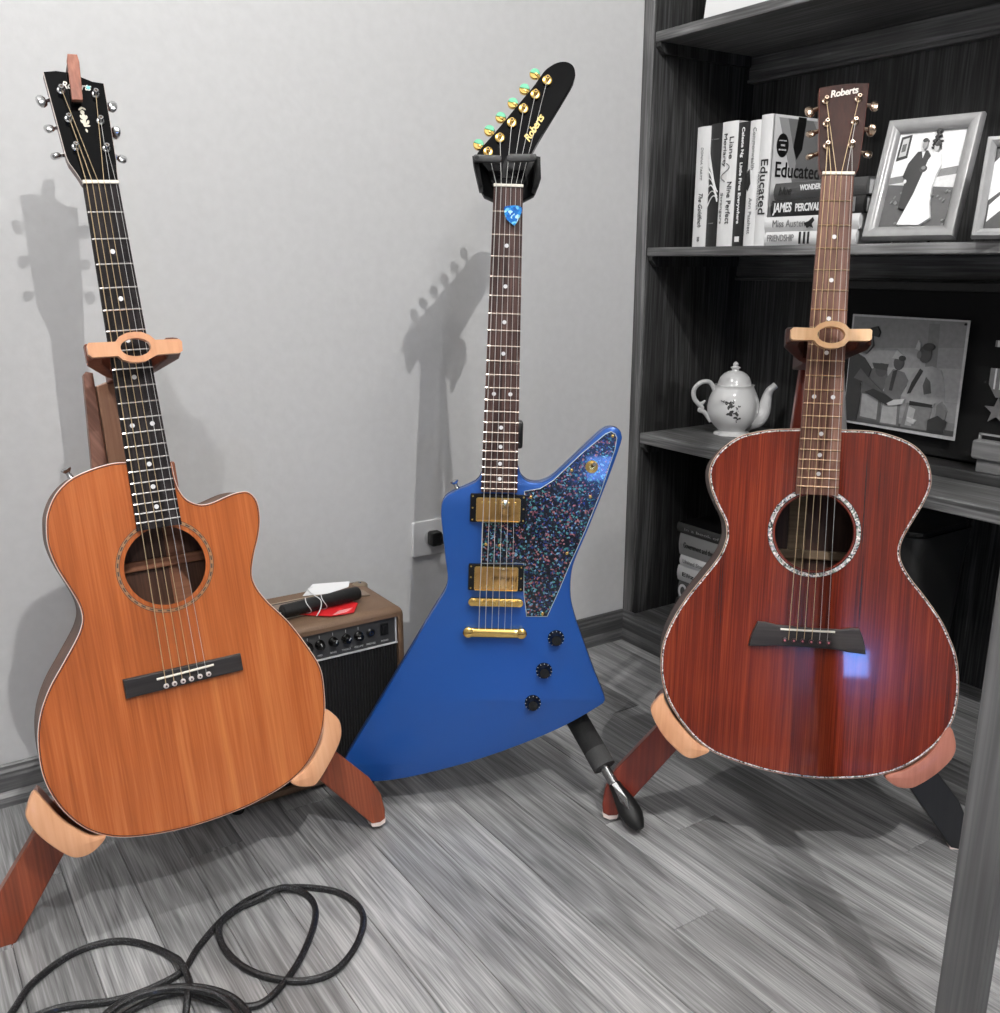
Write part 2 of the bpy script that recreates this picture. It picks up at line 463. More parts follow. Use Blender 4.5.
# ================================================================== bookcase
BX = 1.751                     # front of its back panel
BY0 = -.45
book = empty('bookcase', 'dark grey oak open bookcase filling the right side of the room', 'bookcase', Matrix.Translation((FX, WY, 0)))
OFF[book.name] = Vector((-FX, -WY, 0))
SY = 1.622
def bpart(name, a, b, mat, bev=.0015): return MB().box(a, b, bev).build(name, mat, book)
bpart('side_panel', (FX, SY, .04), (BX + .02, WY - .001, 2.2), m_wood_dk)
bpart('side_panel', (FX, BY0, .04), (BX + .02, BY0 + .034, 2.2), m_wood_dk)
bpart('back_panel', (BX, BY0, .04), (BX + .018, WY - .001, 2.2), m_wood_dk)
bpart('stile', (FX - .004, SY + .003, .070), (FX + .016, WY - .001, 2.2), wood('grey_oak_stile', [g(44), g(84), g(136)], 'Z', 330., .03, 14., .5, bump=.2))
bpart('bottom_board', (FX - .002, BY0, .045), (BX, SY, .066), m_wood_shelf)
bpart('top_board', (FX, BY0, 2.17), (BX, SY, 2.2), m_wood_shelf)
for z0, z1 in ((.481, .505), (.892, .910), (1.314, 1.334), (1.74, 1.76)):
    bpart('shelf', (FX, BY0 + .034, z0), (BX, SY, z1), m_wood_shelf, .002)
    # cleats under each shelf: a short block at the left side and a rail along the back
    mb = MB().prism([(FX + .003, z0), (FX + .27, z0), (FX + .27, z0 - .022), (FX + .018, z0 - .022), (FX + .003, z0 - .008)], SY - .014, SY, T=lambda v: Vector((v.x, v.z, v.y)))
    mb.build('cleat', m_wood_dk, book)
    mb = MB().box((BX - .018, BY0 + .034, z0 - .045), (BX, SY, z0), .003); mb.box((BX - .022, BY0 + .034, z0 - .053), (BX, SY, z0 - .045), .002)
    mb.build('back_rail', m_wood_shelf, book)

# ------------------------------------------------------------------ books
SERIF = None
ink_b = plain('black_ink', g(12), .5); ink_w = plain('white_ink', g(232), .5); ink_g = plain('grey_ink', g(120), .5)
paper = painted('page_edges', g(200), .8, 300., .15, .2)
def spineM(x, y, z, mode):
    if mode == 'down': return frame((x, y, z), (0, 0, -1), (0, -1, 0))
    if mode == 'flat': return frame((x, y, z), (0, -1, 0), (0, 0, 1))
    return frame((x, y, z), (1, 0, 0), (0, 0, 1))
def book_std(label, y0, y1, h, depth, shade, x=1.461, z=.910, group=None):
    """upright book, spine towards the room"""
    t = empty('book', label, 'book', Matrix.Translation(((x + depth / 2), (y0 + y1) / 2, z)), group=group)
    OFF[t.name] = Vector((-(x + depth / 2), -(y0 + y1) / 2, -z))
    m = plain('cover_%d' % shade, g(shade), .35, coat=.2)
    mb = MB(); c = .0022
    n = 6; rings = []
    for zz in (z, z + h):
        rings.append([(x + .003 * (1 - math.cos(PI * (k / n - .5)) ** .8 if 0 < k < n else 1), y0 + (y1 - y0) * k / n, zz) for k in range(n + 1)] + [(x + .008, y1, zz), (x + .008, y0, zz)])
    mb.loft(rings)
    mb.box((x + .006, y0, z), (x + depth, y0 + c, z + h)); mb.box((x + .006, y1 - c, z), (x + depth, y1, z + h))
    mb.build('cover', m, t)
    MB().box((x + .007, y0 + c, z + .004), (x + depth - .004, y1 - c, z + h - .004)).build('pages', paper, t)
    return t
def on_spine(t, txt, size, mat, x, y, z, fit=None, shear=0., name='title', fith=None, mode='down', bold=0.):
    return lettering(name, txt, size, mat, spineM(x, y, z, mode), t, shear=shear, fit=fit, fith=fith, bold=bold, depth=.0003)
sx = 1.4605
b = book_std('thin white hardback with slanted handwriting on the spine, first of the upright row', 1.459, 1.496, .229, .15, 222)
on_spine(b, 'DONNA TARTT', .012, ink_g, sx, 1.478, .910 + .160, fit=.062, shear=.2, name='author')
on_spine(b, 'The Goldfinch', .012, ink_b, sx, 1.476, .910 + .072, fit=.065, shear=.35, fith=.011)
on_spine(b, 'BB', .008, ink_b, sx, 1.477, .925, fit=.009, name='publisher_mark')
b = book_std('black hardback with white swirling lines on its spine, second of the upright row', 1.4285, 1.458, .231, .15, 16)
sw = MB()
for i in range(9):
    z0 = .985 + .012 * i
    pts = [(sx - .0002, 1.4565 - .027 * (k / 8), z0 + .022 * math.sin(k / 8 * 2.4 + i * .35) - .006 * i * (k / 8)) for k in range(9)]
    sw.tube(pts, .0008 if i % 2 else .0013, 5)
sw.build('swirl_print', ink_w, b)
on_spine(b, 'ALL THE LIGHT', .007, ink_g, sx, 1.443, 1.112, fit=.020, mode='flat', name='title')
on_spine(b, 'a novel', .007, ink_g, sx, 1.443, .955, fit=.012, mode='flat', name='subtitle')
b = book_std('thick white hardback lettered Nine Perfect Strangers, third of the upright row', 1.387, 1.428, .231, .15, 228)
on_spine(b, 'Liane', .016, ink_b, sx, 1.400, .910 + .183, fit=.040, fith=.011, name='author')
on_spine(b, 'Moriarty', .016, ink_b, sx, 1.416, .910 + .180, fit=.060, fith=.011, name='author')
on_spine(b, 'Nine Perfect', .016, ink_b, sx, 1.400, .910 + .082, fit=.078, fith=.012)
on_spine(b, 'Strangers', .012, ink_g, sx, 1.418, .910 + .072, fit=.058, fith=.008)
mb = MB().tube([(sx - .0002, 1.412 + .010 * math.sin(k * .55), .910 + .122 + .003 * k) for k in range(12)], .0009, 5); mb.build('flourish', ink_g, b)
b = book_std('slim black hardback with small bold white lettering, between two white books', 1.3575, 1.386, .226, .15, 18)
on_spine(b, 'Celeste Ng', .012, ink_w, sx, 1.371, .910 + .190, fit=.054, fith=.009, name='author', bold=.0004)
on_spine(b, 'Little Fires Everywhere', .012, ink_w, sx, 1.372, .910 + .098, fit=.112, fith=.009, bold=.0004)
mb = MB().box((sx - .0002, 1.366, .918), (sx + .001, 1.377, .928)); mb.build('publisher_mark', ink_w, b)
b = book_std('narrow white hardback with a dark leaf on the spine, next to the tall pale book', 1.3305, 1.357, .226, .15, 226)
on_spine(b, 'Commonwealth', .010, ink_g, sx, 1.343, .910 + .176, fit=.074, fith=.0085)
on_spine(b, 'Ann Patchett', .010, ink_g, sx, 1.343, .910 + .055, fit=.066, fith=.008, name='author')
mb = MB().prism([(0, -.02), (.006, -.010), (.008, .004), (.003, .016), (-.002, .02), (-.004, .006), (-.006, -.006)], 0, .0004, T=lambda v: Vector((sx - .0004 + v.z, 1.351 + v.x, 1.030 + v.y))); mb.build('leaf_print', ink_b, b)
b = book_std('pale tall hardback lettered Educated with its front cover showing', 1.303, 1.330, .233, .155, 224)
on_spine(b, 'Educated', .024, ink_b, sx, 1.3145, .910 + .106, fit=.098, fith=.017, bold=.0002)
on_spine(b, 'TARA WESTOVER', .007, ink_g, sx, 1.3255, .910 + .100, fit=.07, fith=.004, name='author')
cvM = lambda x, z: spineM(x, 1.3027, z, 'cover')
cov = plain('cover_art_grey', g(120), .35, coat=.2); cov2 = plain('cover_art_mid', g(158), .35, coat=.2)
T1 = lambda v: Vector((v.x, 1.3029 - v.z, v.y))
MB().prism([(1.472, .914), (1.614, .914), (1.614, 1.138), (1.480, 1.138), (1.530, 1.02)], 0, .0002, T=T1).build('cover_art', cov2, b)
MB().prism([(1.50, .914), (1.614, .914), (1.614, 1.09), (1.575, 1.138), (1.505, 1.138), (1.535, 1.06)], .0002, .0004, T=T1).build('cover_art_dark', cov, b)  # darker grey shape layered over the cover art
MB().prism([(1.533, 1.142), (1.556, 1.142), (1.549, 1.085), (1.535, 1.067), (1.524, 1.088)], .0004, .0007, T=T1).build('pencil_print', ink_b, b)
MB().prism(circle(1.494, 1.090, .0165, 24, .021), .0004, .0007, T=T1).build('round_seal', ink_b, b)
for i, s in enumerate(['#1 NEW YORK', 'TIMES', 'BESTSELLER']): lettering('seal_text', s, .004, ink_w, frame((1.494, 1.3020, 1.098 - .008 * i), (1, 0, 0), (0, 0, 1)), b, fit=.02 if i != 1 else .012)
lettering('title', 'Educated', .02, ink_b, frame((1.541, 1.3022, 1.046), (1, 0, 0), (0, 0, 1)), b, fit=.125, fith=.027, bold=.0002)
def book_flat(label, y0, y1, z0, z1, depth, shade, x=1.470, rounded=True):
    t = empty('book', label, 'book', Matrix.Translation((x + depth / 2, (y0 + y1) / 2, z0)))
    OFF[t.name] = -Vector((x + depth / 2, (y0 + y1) / 2, z0))
    m = plain('cover_%d' % shade, g(shade), .35, coat=.2); mb = MB(); n = 6; rings = []
    for yy in (y0, y1): rings.append([(x + .004 * (1 - math.sin(PI * k / n)), yy, z0 + (z1 - z0) * k / n) for k in range(n + 1)] + [(x + .01, yy, z1), (x + .01, yy, z0)])
    mb.loft(rings); mb.box((x + .006, y0, z0), (x + depth, y1, z0 + .002)); mb.box((x + .006, y0, z1 - .002), (x + depth, y1, z1)); mb.build('cover', m, t)
    MB().box((x + .008, y0 + .003, z0 + .002), (x + depth - .003, y1 - .003, z1 - .002)).build('pages', paper, t)
    return t
fx = 1.4592
def flat_text(t, s, yc, zc, fit, fith, mat, name='title', shear=0., x=fx, bold=0.): lettering(name, s, .02, mat, spineM(x, yc, zc, 'flat'), t, fit=fit, fith=fith, shear=shear, depth=.0003, bold=bold)
b = book_flat('white hardback lettered FRIENDSHIP at the bottom of the lying stack', 1.098, 1.300, .910, .9345, .11, 222, 1.46)
flat_text(b, 'FRIENDSHIP', 1.262, .9225, .062, .012, ink_g); 
mb = MB(); 
for yy in (1.215, 1.205, 1.196): mb.box((fx - .0002, yy, .912), (fx + .001, yy + .004, .933))
mb.build('spine_band', ink_b, b); flat_text(b, 'K', 1.112, .9225, .008, .013, ink_b, 'publisher_mark')
b = book_flat('white hardback lettered Miss Austen, second from the bottom of the lying stack', 1.094, 1.303, .935, .961, .11, 216, 1.46)
flat_text(b, 'Miss Austen', 1.245, .948, .075, .013, ink_g); flat_text(b, 'K', 1.112, .948, .006, .010, ink_b, 'publisher_mark')
mb = MB().prism([(-.014, 0), (-.004, .003), (.006, .010), (.009, .004), (.004, -.002), (.008, -.009), (0, -.006), (-.006, -.009)], 0, .0005, T=lambda v: Vector((fx - v.z, 1.196 - v.x, .948 + v.y))); mb.build('bird_print', ink_b, b)
b = book_flat('black hardback lettered JAMES PERCIVAL in white, third in the lying stack', 1.088, 1.291, .9615, .9905, .12, 14, 1.46)
flat_text(b, 'JAMES', 1.262, .976, .044, .022, ink_w, bold=.0006, shear=.1); flat_text(b, 'PERCIVAL', 1.205, .975, .055, .014, ink_w, 'author', bold=.0006)
MB().box((fx - .0002, 1.104, .964), (fx + .001, 1.112, .988)).build('spine_band', ink_g, b)
b = book_flat('dark grey hardback with faint black title on top of the lying stack', 1.086, 1.286, .991, 1.020, .12, 62, 1.46)
flat_text(b, 'blue', 1.260, 1.005, .030, .014, ink_b, shear=.3); flat_text(b, 'WONDERS', 1.200, 1.009, .050, .010, ink_w, 'author', bold=.0006)
mb = MB().box((fx - .0002, 1.112, .996), (fx + .001, 1.126, 1.014)); mb.build('spine_band', plain('cover_200', g(200)), b)
# bottom compartment stack
z = .066
low = [('.', .026, 150, 'pale grey hardback at the very bottom of the low stack', 'O\'BRIEN', ink_b),
       ('.', .034, 22, 'black paperback one above the bottom of the low stack', 'THE LAST THING', ink_g),
       ('.', .044, 84, 'mid grey hardback with a pale round emblem on the spine, in the low stack', '', ink_w),
       ('.', .036, 205, 'white hardback lettered Eliza Rumsey in the low stack', 'Eliza Rumsey', ink_b),
       ('.', .026, 218, 'thin off-white book directly under the thick grey one, low stack', 'United States of the Planet', ink_g),
       ('.', .050, 120, 'thick grey hardback near the top of the low stack', 'Government and the people today', ink_b),
       ('.', .024, 12, 'glossy black book crowning the low stack', 'in a book of days', ink_g)]
for i, (_, th, sh, lab, txt, ik) in enumerate(low):
    off = [.0, .004, -.003, .002, -.004, .001, .01][i]
    b = book_flat(lab, 1.30 + off, 1.525 + off, z, z + th, .16, sh, 1.50)
    if txt: flat_text(b, txt, 1.435, z + th * .5, .15, th * .34, ik, x=1.4992)
    if 'emblem' in lab:
        mb = MB(); ribbon(mb, circle(0, 0, .014, 20, .017), circle(0, 0, .008, 20, .011), 0, .0006, T=lambda v: Vector((1.4995 - v.z, 1.505 + v.x, z + th / 2 + v.y))); mb.build('emblem', ink_w, b)
    z += th + .0003

# ------------------------------------------------------------------ pictures
def shade(v): return painted('print_%d' % v, g(min(240, v * 1.25 + 6)), .4, 110., .10, .0)
def flat_print(root, x0, y0, x1, y1, items, z0, name='print'):
    """items: (grey, polygon in unit coordinates); built as thin layers of one printed sheet"""
    mb = MB(); mats = []; idx = {}
    for i, (v, poly) in enumerate(items):
        if v not in idx: idx[v] = len(mats); mats.append(shade(v))
        pl = [(x0 + (x1 - x0) * p[0], y0 + (y1 - y0) * p[1]) for p in poly]
        mb.prism(pl, z0, z0 + .00012 * (i + 1), idx[v])
    return mb.build(name, mats, root)
def el(cx, cy, rx, ry, n=14, rot=0.):
    c, s = math.cos(rot), math.sin(rot)
    return [(cx + rx * math.cos(2 * PI * k / n) * c - ry * math.sin(2 * PI * k / n) * s, cy + rx * math.cos(2 * PI * k / n) * s + ry * math.sin(2 * PI * k / n) * c) for k in range(n)]
def picture_frame(label, M, w_, h_, fw_, shade_v, th=.016, base_off=(0, 0, 0)):
    t = empty('picture_frame', label, 'picture frame', M, base_off)
    m = painted('frame_wood_%d' % shade_v, g(shade_v), .3, 60., .08, .05, coat=.4)
    # four mitred mouldings
    prof = [(0, 0), (0, th * .6), (fw_ * .15, th * .95), (fw_ * .5, th), (fw_ * .85, th * .7), (fw_, th * .45), (fw_, 0)]
    cor = [(0, 0), (w_, 0), (w_, h_), (0, h_)]; dirs = [(1, 1), (-1, 1), (-1, -1), (1, -1)]
    for i in range(4):
        j = (i + 1) % 4; mb = MB(); rings = []
        for c in (i, j): rings.append([Vector((cor[c][0] + dirs[c][0] * d, cor[c][1] + dirs[c][1] * d, z)) for d, z in prof])
        mb.loft(rings); mb.build('frame_rail', m, t, smooth=True)
    MB().box((fw_ * .6, fw_ * .6, -.004), (w_ - fw_ * .6, h_ - fw_ * .6, .002)).build('backing', plain('black_plastic', g(18), .4), t)
    st = MB(); st.box((w_ * .42, h_ * .02, -.005), (w_ * .58, h_ * .62, -.003), M=Matrix.Rotation(0, 4, 'X')); st.build('easel_back', plain('black_plastic', g(18), .4), t)
    return t
def easel(t, w_, h_, lean, th=.0):
    a = lean * 2.1
    MB().box((w_ * .42, 0, -.004), (w_ * .58, .001, -.003)).build('hinge', plain('black_plastic', g(18), .4), t)
yawf = math.radians(-77.7); lean = math.radians(18.9)
xa = Vector((math.cos(yawf), math.sin(yawf), 0)); bk = Vector((-math.sin(yawf), math.cos(yawf), 0)); ya = Vector((0, 0, 1)) * math.cos(lean) + bk * math.sin(lean)
BL = Vector((1.464, 1.084, .914))
Mf = frame(BL, xa, ya)
FW, FH = .154, .206
t = picture_frame('grey framed wedding photograph leaning back beside the stacked books', Mf, FW, FH, .022, 150, base_off=(FW / 2, 0, 0))
wed = [(205, [(0, 0), (1, 0), (1, 1), (0, 1)]), (172, [(0, 0), (1, 0), (1, .62), (0, .52)]), (60, [(0, 0), (1, 0), (1, .40), (0, .46)]), (96, [(0, .46), (1, .54), (1, .62), (0, .53)]),
       (30, [(.04, .70), (.20, .73), (.20, .97), (.05, .95)]), (150, [(.07, .74), (.17, .755), (.17, .94), (.08, .925)]), (70, [(.09, .79), (.15, .80), (.15, .88), (.09, .87)])]
for i in range(26):
    r_ = random.Random(i); wed.append((95, el(r_.uniform(.03, .97), r_.uniform(.02, .38), .022, .012, 6, r_.random())))
for i in range(16):
    r_ = random.Random(i + 50); wed.append((22, el(.60 + r_.uniform(-.06, .06) * (1 - i / 18), .80 + i * .012, .045, .010, 5, r_.uniform(-1, 1))))
wed += [(20, [(.26, .20), (.44, .17), (.52, .40), (.55, .60), (.56, .72), (.50, .78), (.36, .77), (.26, .66), (.22, .52), (.27, .50)]), (120, el(.44, .845, .035, .05)), (35, el(.435, .885, .04, .022)), (225, [(.42, .77), (.47, .77), (.45, .70)]),
        (228, [(.30, .03), (.62, .02), (.76, .09), (.70, .25), (.68, .40), (.70, .52), (.74, .62), (.70, .74), (.60, .76), (.54, .68), (.50, .54), (.44, .34), (.36, .16)]), (190, [(.40, .05), (.52, .04), (.56, .30), (.52, .42)]), (140, el(.62, .80, .033, .045)), (30, el(.625, .84, .04, .03)),
        (40, el(.50, .59, .055, .035)), (100, el(.50, .60, .03, .018)), (215, el(.275, .47, .02, .02))]
flat_print(t, .020, .020, FW - .020, FH - .020, wed, .0022, 'photograph')
# stand foot behind the frame
def strut(t, w_, h_, lean_):
    # back leg from the middle of the back to the shelf
    top = Vector((w_ / 2, h_ * .62, -.005)); depth = 2 * h_ * .62 * math.sin(lean_)
    bot = Vector((w_ / 2, h_ * .62 - h_ * .62 * math.cos(2 * lean_) , -.005 - h_ * .62 * math.sin(2 * lean_)))
    MB().tube([top, bot], .003, 6).build('strut', plain('black_plastic', g(18), .4), t)
strut(t, FW, FH, lean)
Mf2 = frame(Vector((1.44, .873, .9135)), Vector((.35, -.937, 0)), Vector((.93 * .35, .35 * .35 - .42, 0)) + Vector((0, 0, .86)))
t = picture_frame('silver grey picture frame cut off by the right edge of the photo', Mf2, .20, .15, .014, 165, base_off=(.1, 0, 0))
flat_print(t, .013, .013, .187, .137, [(50, [(0, 0), (1, 0), (1, 1), (0, 1)]), (225, [(0, .35), (.22, .62), (.30, 1), (.12, 1), (0, .8)]), (225, [(.02, .1), (.2, .35), (.5, .45), (.45, .55), (.15, .5), (.02, .3)])], .0022, 'photograph')
strut(t, .20, .15, math.radians(30))
# white mat picture on the top shelf
Mf3 = frame(Vector((1.478, 1.512, 1.335)), Vector((.12, -1, 0)), Vector((.16, .02, 1)))
t = empty('matted_picture', 'picture with wide white mat leaning on the top shelf, bottom only visible', 'picture', Mf3, (.13, 0, 0))
MB().box((0, 0, -.006), (.26, .33, 0), .001).build('white_mat', plain('mat_white', g(222), .6), t)
flat_print(t, .045, .032, .215, .285, [(60, [(0, 0), (1, 0), (1, 1), (0, 1)]), (110, [(.1, 0), (.5, 0), (.6, .1), (.3, .2)]), (25, [(.5, 0), (.9, 0), (.8, .15)]), (150, el(.3, .05, .12, .02))], .0001, 'photograph')

# ------------------------------------------------------------------ shadow box with medals and an old photograph
t = empty('shadow_box', 'black display case on the middle shelf holding a photograph and medals', 'display case', Matrix.Translation((1.66, .93, .505)))
OFF[t.name] = -Vector((1.66, .93, .505))
blk = plain('case_black', g(9), .6)
MB().box((1.655, .60, .530), (1.668, 1.29, .83)).build('backing', plain('black_cloth', g(7), .95), t)
MB().box((1.60, .60, .505), (1.668, 1.29, .524), .002).build('case_rail', wood('case_wood', [g(30), g(50), g(80)], 'Y', 200., .04, 9., .3), t)
MB().box((1.63, .60, .83), (1.668, 1.29, .846), .002).build('case_rail', blk, t)
for yy in (.60, 1.275): MB().box((1.60 if 0 else 1.63, yy, .524), (1.668, yy + .015, .83), .002).build('case_rail', blk, t)
Mph = frame(Vector((1.640, 1.221, .5685)), (0, -1, 0), (0, 0, 1))
t = empty('photograph', 'old photograph of four uniformed men shaking hands, pinned in the display case', 'photograph', Mph, (.12, 0, 0))
PWd, PHt = .243, .213
MB().prism([(0, 0), (PWd, -.003), (PWd + .001, PHt - .001), (0, PHt)], -.001, 0).build('photo_paper', shade(150), t)
U = lambda pts: [(a / 100, b / 100) for a, b in pts]
sol = [(112, U([(0, 0), (100, 0), (100, 100), (0, 100)])), (100, U([(0, 70), (100, 78), (100, 100), (0, 100)])), (126, U([(0, 30), (100, 30), (100, 60), (0, 52)])),
       (88, U([(70, 40), (80, 40), (78, 97), (69, 97)])), (100, U([(0, 0), (100, 0), (100, 12), (0, 8)])), (60, U([(0, 0), (100, 0), (100, 5), (0, 4)])),
       # second man
       (70, U([(12, 4), (34, 3), (34, 32), (38, 44), (36, 52), (26, 54), (16, 50), (12, 30)])), (118, U([(15, 6), (31, 5), (31, 28), (15, 28)])), (55, el(.31, .52, .055, .065)), (40, U([(22, 58), (37, 58), (36, 52), (24, 53)])),
       # third man
       (82, U([(34, 2), (52, 2), (51, 30), (57, 44), (52, 52), (42, 54), (36, 44)])), (128, U([(35, 3), (50, 3), (49, 25), (36, 25)])), (35, U([(42, 52), (46, 54), (43, 34), (40, 34)])), (52, el(.465, .60, .047, .065)), (130, U([(40, 64), (44, 72), (51, 66), (50, 63)])), (25, el(.49, .645, .03, .025)),
       # tall man at right
       (118, U([(56, 25), (56, 42), (60, 52), (66, 58), (76, 60), (84, 57), (88, 46), (90, 26), (88, 14), (84, 14), (82, 28), (80, 24), (60, 24)])), (92, U([(54, 2), (78, 2), (80, 25), (58, 25)])), (132, U([(58, 4), (64, 4), (66, 20), (60, 22)])), (24, U([(60, 27), (80, 26), (80, 23), (60, 23)])),
       (30, U([(66, 57), (69, 55), (60, 34), (57, 33), (60, 44)])), (60, U([(72, 50), (76, 46), (78, 36), (72, 34), (70, 42)])), (48, el(.69, .70, .055, .078)), (24, el(.715, .765, .05, .035)), (140, U([(60, 74), (62, 82), (64, 79), (64, 73)])), (75, el(.64, .69, .02, .035)),
       (92, U([(84, 14), (92, 14), (93, 22), (88, 30), (84, 26)])), (40, U([(78, 2), (92, 2), (94, 12), (86, 17), (78, 12)])),
       # officer at left with peaked cap
       (34, U([(0, 0), (12, 2), (14, 20), (13, 38), (20, 44), (22, 52), (14, 62), (6, 66), (0, 66)])), (64, U([(6, 42), (14, 40), (38, 25), (38, 30), (20, 44), (12, 52)])), (30, U([(18, 30), (40, 20), (48, 24), (38, 30), (26, 34)])), (56, U([(8, 68), (16, 66), (22, 74), (20, 84), (12, 86), (8, 78)])), (16, U([(6, 82), (10, 88), (24, 92), (27, 87), (26, 82), (21, 83)])), (150, U([(56, 28), (46, 26), (40, 22), (42, 20), (54, 23)])),
       (150, U([(60, 12), (68, 10), (66, 6), (60, 8)]))]
flat_print(t, .004, .004, PWd - .004, PHt - .004, sol, .0001, 'photo_print')
MB().lathe([(.0022, 0), (.0022, .002), (.001, .003)], 10, Matrix.Translation((PWd - .006, PHt - .008, .001))).build('pin', ink_b, t)
# medals
def star(cx, cy, R, r, n=5): return [(cx + (R if k % 2 == 0 else r) * math.sin(PI * k / n), cy + (R if k % 2 == 0 else r) * math.cos(PI * k / n)) for k in range(2 * n)]
Mm = frame(Vector((1.650, .912, .505)), (0, -1, 0), (0, 0, 1))
t = empty('medal', 'star medal hanging from a striped ribbon at the right edge of the display case', 'medal', Mm)
rb = MB(); rb.prism([(-.021, .196), (.021, .196), (.021, .168), (.006, .146), (-.006, .146), (-.021, .168)], 0, .002)
rb.build('ribbon', shade(88), t)
mb = MB()
for xx in (-.012, -.0015, .0085): mb.box((xx, .160, .002), (xx + .003, .196, .0026))
mb.build('ribbon_stripe', shade(170), t)
mb = MB(); mb.prism(star(0, .122, .024, .0095), .0, .003); mb.prism(star(0, .122, .012, .005), .003, .0045); mb.build('star', plain('dull_silver', g(150), .35, .8), t, smooth=False)
t = empty('ribbon_bar', 'small striped service ribbon bar above the star medal', 'ribbon bar', Mm, (0, .235, 0))
mb = MB().box((-.018, .233, 0), (.018, .244, .003)); mb.build('bar', shade(95), t)
mb = MB().box((-.014, .233, .003), (-.010, .244, .0034)); mb.box((.004, .233, .003), (.008, .244, .0034)); mb.build('ribbon_stripe', shade(165), t)
t = empty('wooden_plaque', 'light grey rounded wooden block standing below the star medal', 'plaque', frame(Vector((1.625, .90, .5245)), (0, -1, 0), (0, 0, 1)))
mb = MB(); mb.prism(rrect(-.025, .022, .12, .056, .006), 0, .02, bev=.003); mb.box((-.015, 0, .004), (.11, .022, .014)); mb.build('block', wood('pale_grey_block', [g(88), g(118), g(150)], 'X', 180., .05, 9., .4), t)
mb = MB(); 
for a, b_ in (((-.02, .056, .006), (-.016, .066, .01)), ((-.02, .064, .006), (.1, .067, .01))): mb.box(a, b_)
mb.build('wire_rail', shade(120), t)
# dark bin in the bottom compartment
t = empty('storage_bin', 'dark grey plastic bin in the bottom right compartment of the bookcase', 'bin', Matrix.Translation((1.60, 1.06, .066)))
mb = MB(); rings = []
for zz, s in ((0, .88), (.02, .9), (.30, 1.), (.315, 1.04), (.34, 1.04)): rings.append([(a * s, b_ * s, zz) for a, b_ in rrect(-.09, -.115, .09, .115, .03)])
mb.loft(rings); mb.build('bin_body', plain('dark_plastic', g(42), .35), t, smooth=True)
MB().prism(rrect(-.09, -.115, .09, .115, .03), .34, .35, bev=.002).build('bin_lid', plain('dark_plastic_lid', g(30), .3), t)

# ------------------------------------------------------------------ teapot
tp = Vector((1.612, 1.492, .505))
Mt = frame(tp, (.834, -.551, 0), (.551, .834, 0))
t = empty('teapot', 'white porcelain teapot with a dark flower spray on the middle shelf', 'teapot', Mt)
m_por = plain('porcelain', g(215), .12, coat=.6)
prof = [(.026, .0), (.032, .003), (.033, .006), (.030, .011), (.039, .019), (.049, .032), (.0555, .048), (.0568, .064), (.0540, .081), (.0485, .095), (.0445, .104), (.0432, .109), (.0445, .112)]
mb = MB(); rings = []; SEG = 48
for r, h in prof:
    lob = 1 if h < .014 or h > .1 else 1.
    rings.append([Vector((r * (1 + (.025 * math.cos(6 * a) if .014 < h < .1 else 0)) * math.cos(a), r * (1 + (.025 * math.cos(6 * a) if .014 < h < .1 else 0)) * math.sin(a), h)) for a in [2 * PI * k / SEG for k in range(SEG)]])
mb.loft(rings); mb.build('body', m_por, t, smooth=True)
mb = MB(); rings = []
for r, h in ((.032, -.0), (.037, .001), (.036, .006), (.029, .009)):
    rings.append([Vector(((r + .004 * abs(math.cos(4 * a))) * math.cos(a), (r + .004 * abs(math.cos(4 * a))) * math.sin(a), h)) for a in [2 * PI * k / SEG for k in range(SEG)]])
mb.loft(rings); mb.build('scalloped_foot', m_por, t, smooth=True)
MB().lathe([(.042, .108), (.0375, .113), (.036, .119), (.032, .129), (.025, .1365), (.016, .1415), (.008, .1435), (.007, .146), (.011, .149), (.011, .151), (.005, .153), (.0065, .157), (.004, .161), (.001, .163)], 32).build('lid', m_por, t, smooth=True)
sp = catmull([(.038, 0, .034), (.056, 0, .036), (.068, 0, .052), (.073, 0, .076), (.079, 0, .098), (.092, 0, .111)], 5)
MB().tube(sp, [.026 - .0195 * min(1, (i / (len(sp) - 1)) ** .75) + (.001 if i > len(sp) - 3 else 0) for i in range(len(sp))], 16).build('spout', m_por, t, smooth=True)
hd = catmull([(-.036, 0, .092), (-.040, 0, .088), (-.043, 0, .098), (-.055, 0, .117), (-.074, 0, .117), (-.089, 0, .102), (-.088, 0, .082), (-.075, 0, .066), (-.069, 0, .060), (-.075, 0, .055), (-.063, 0, .050), (-.048, 0, .030)], 5)
MB().tube(hd, .0052, 12).build('handle', m_por, t, smooth=True)
MB().tube([(-.076, 0, .069), (-.068, 0, .071), (-.063, 0, .077)], [.004, .004, .002], 8).build('handle_spur', m_por, t, smooth=True)
dec = MB(); r_ = random.Random(3)
def on_body(u, h):   # angle u from the viewer side (-y), height h -> point on body
    r = .056
    for (ra, ha), (rb2, hb) in zip(prof[:-1], prof[1:]):
        if ha <= h <= hb: r = ra + (rb2 - ra) * (h - ha) / (hb - ha)
    a = -PI / 2 + u; r = r * (1 + .025 * math.cos(6 * a)) + .0003
    return Vector((r * math.cos(a), r * math.sin(a), h))
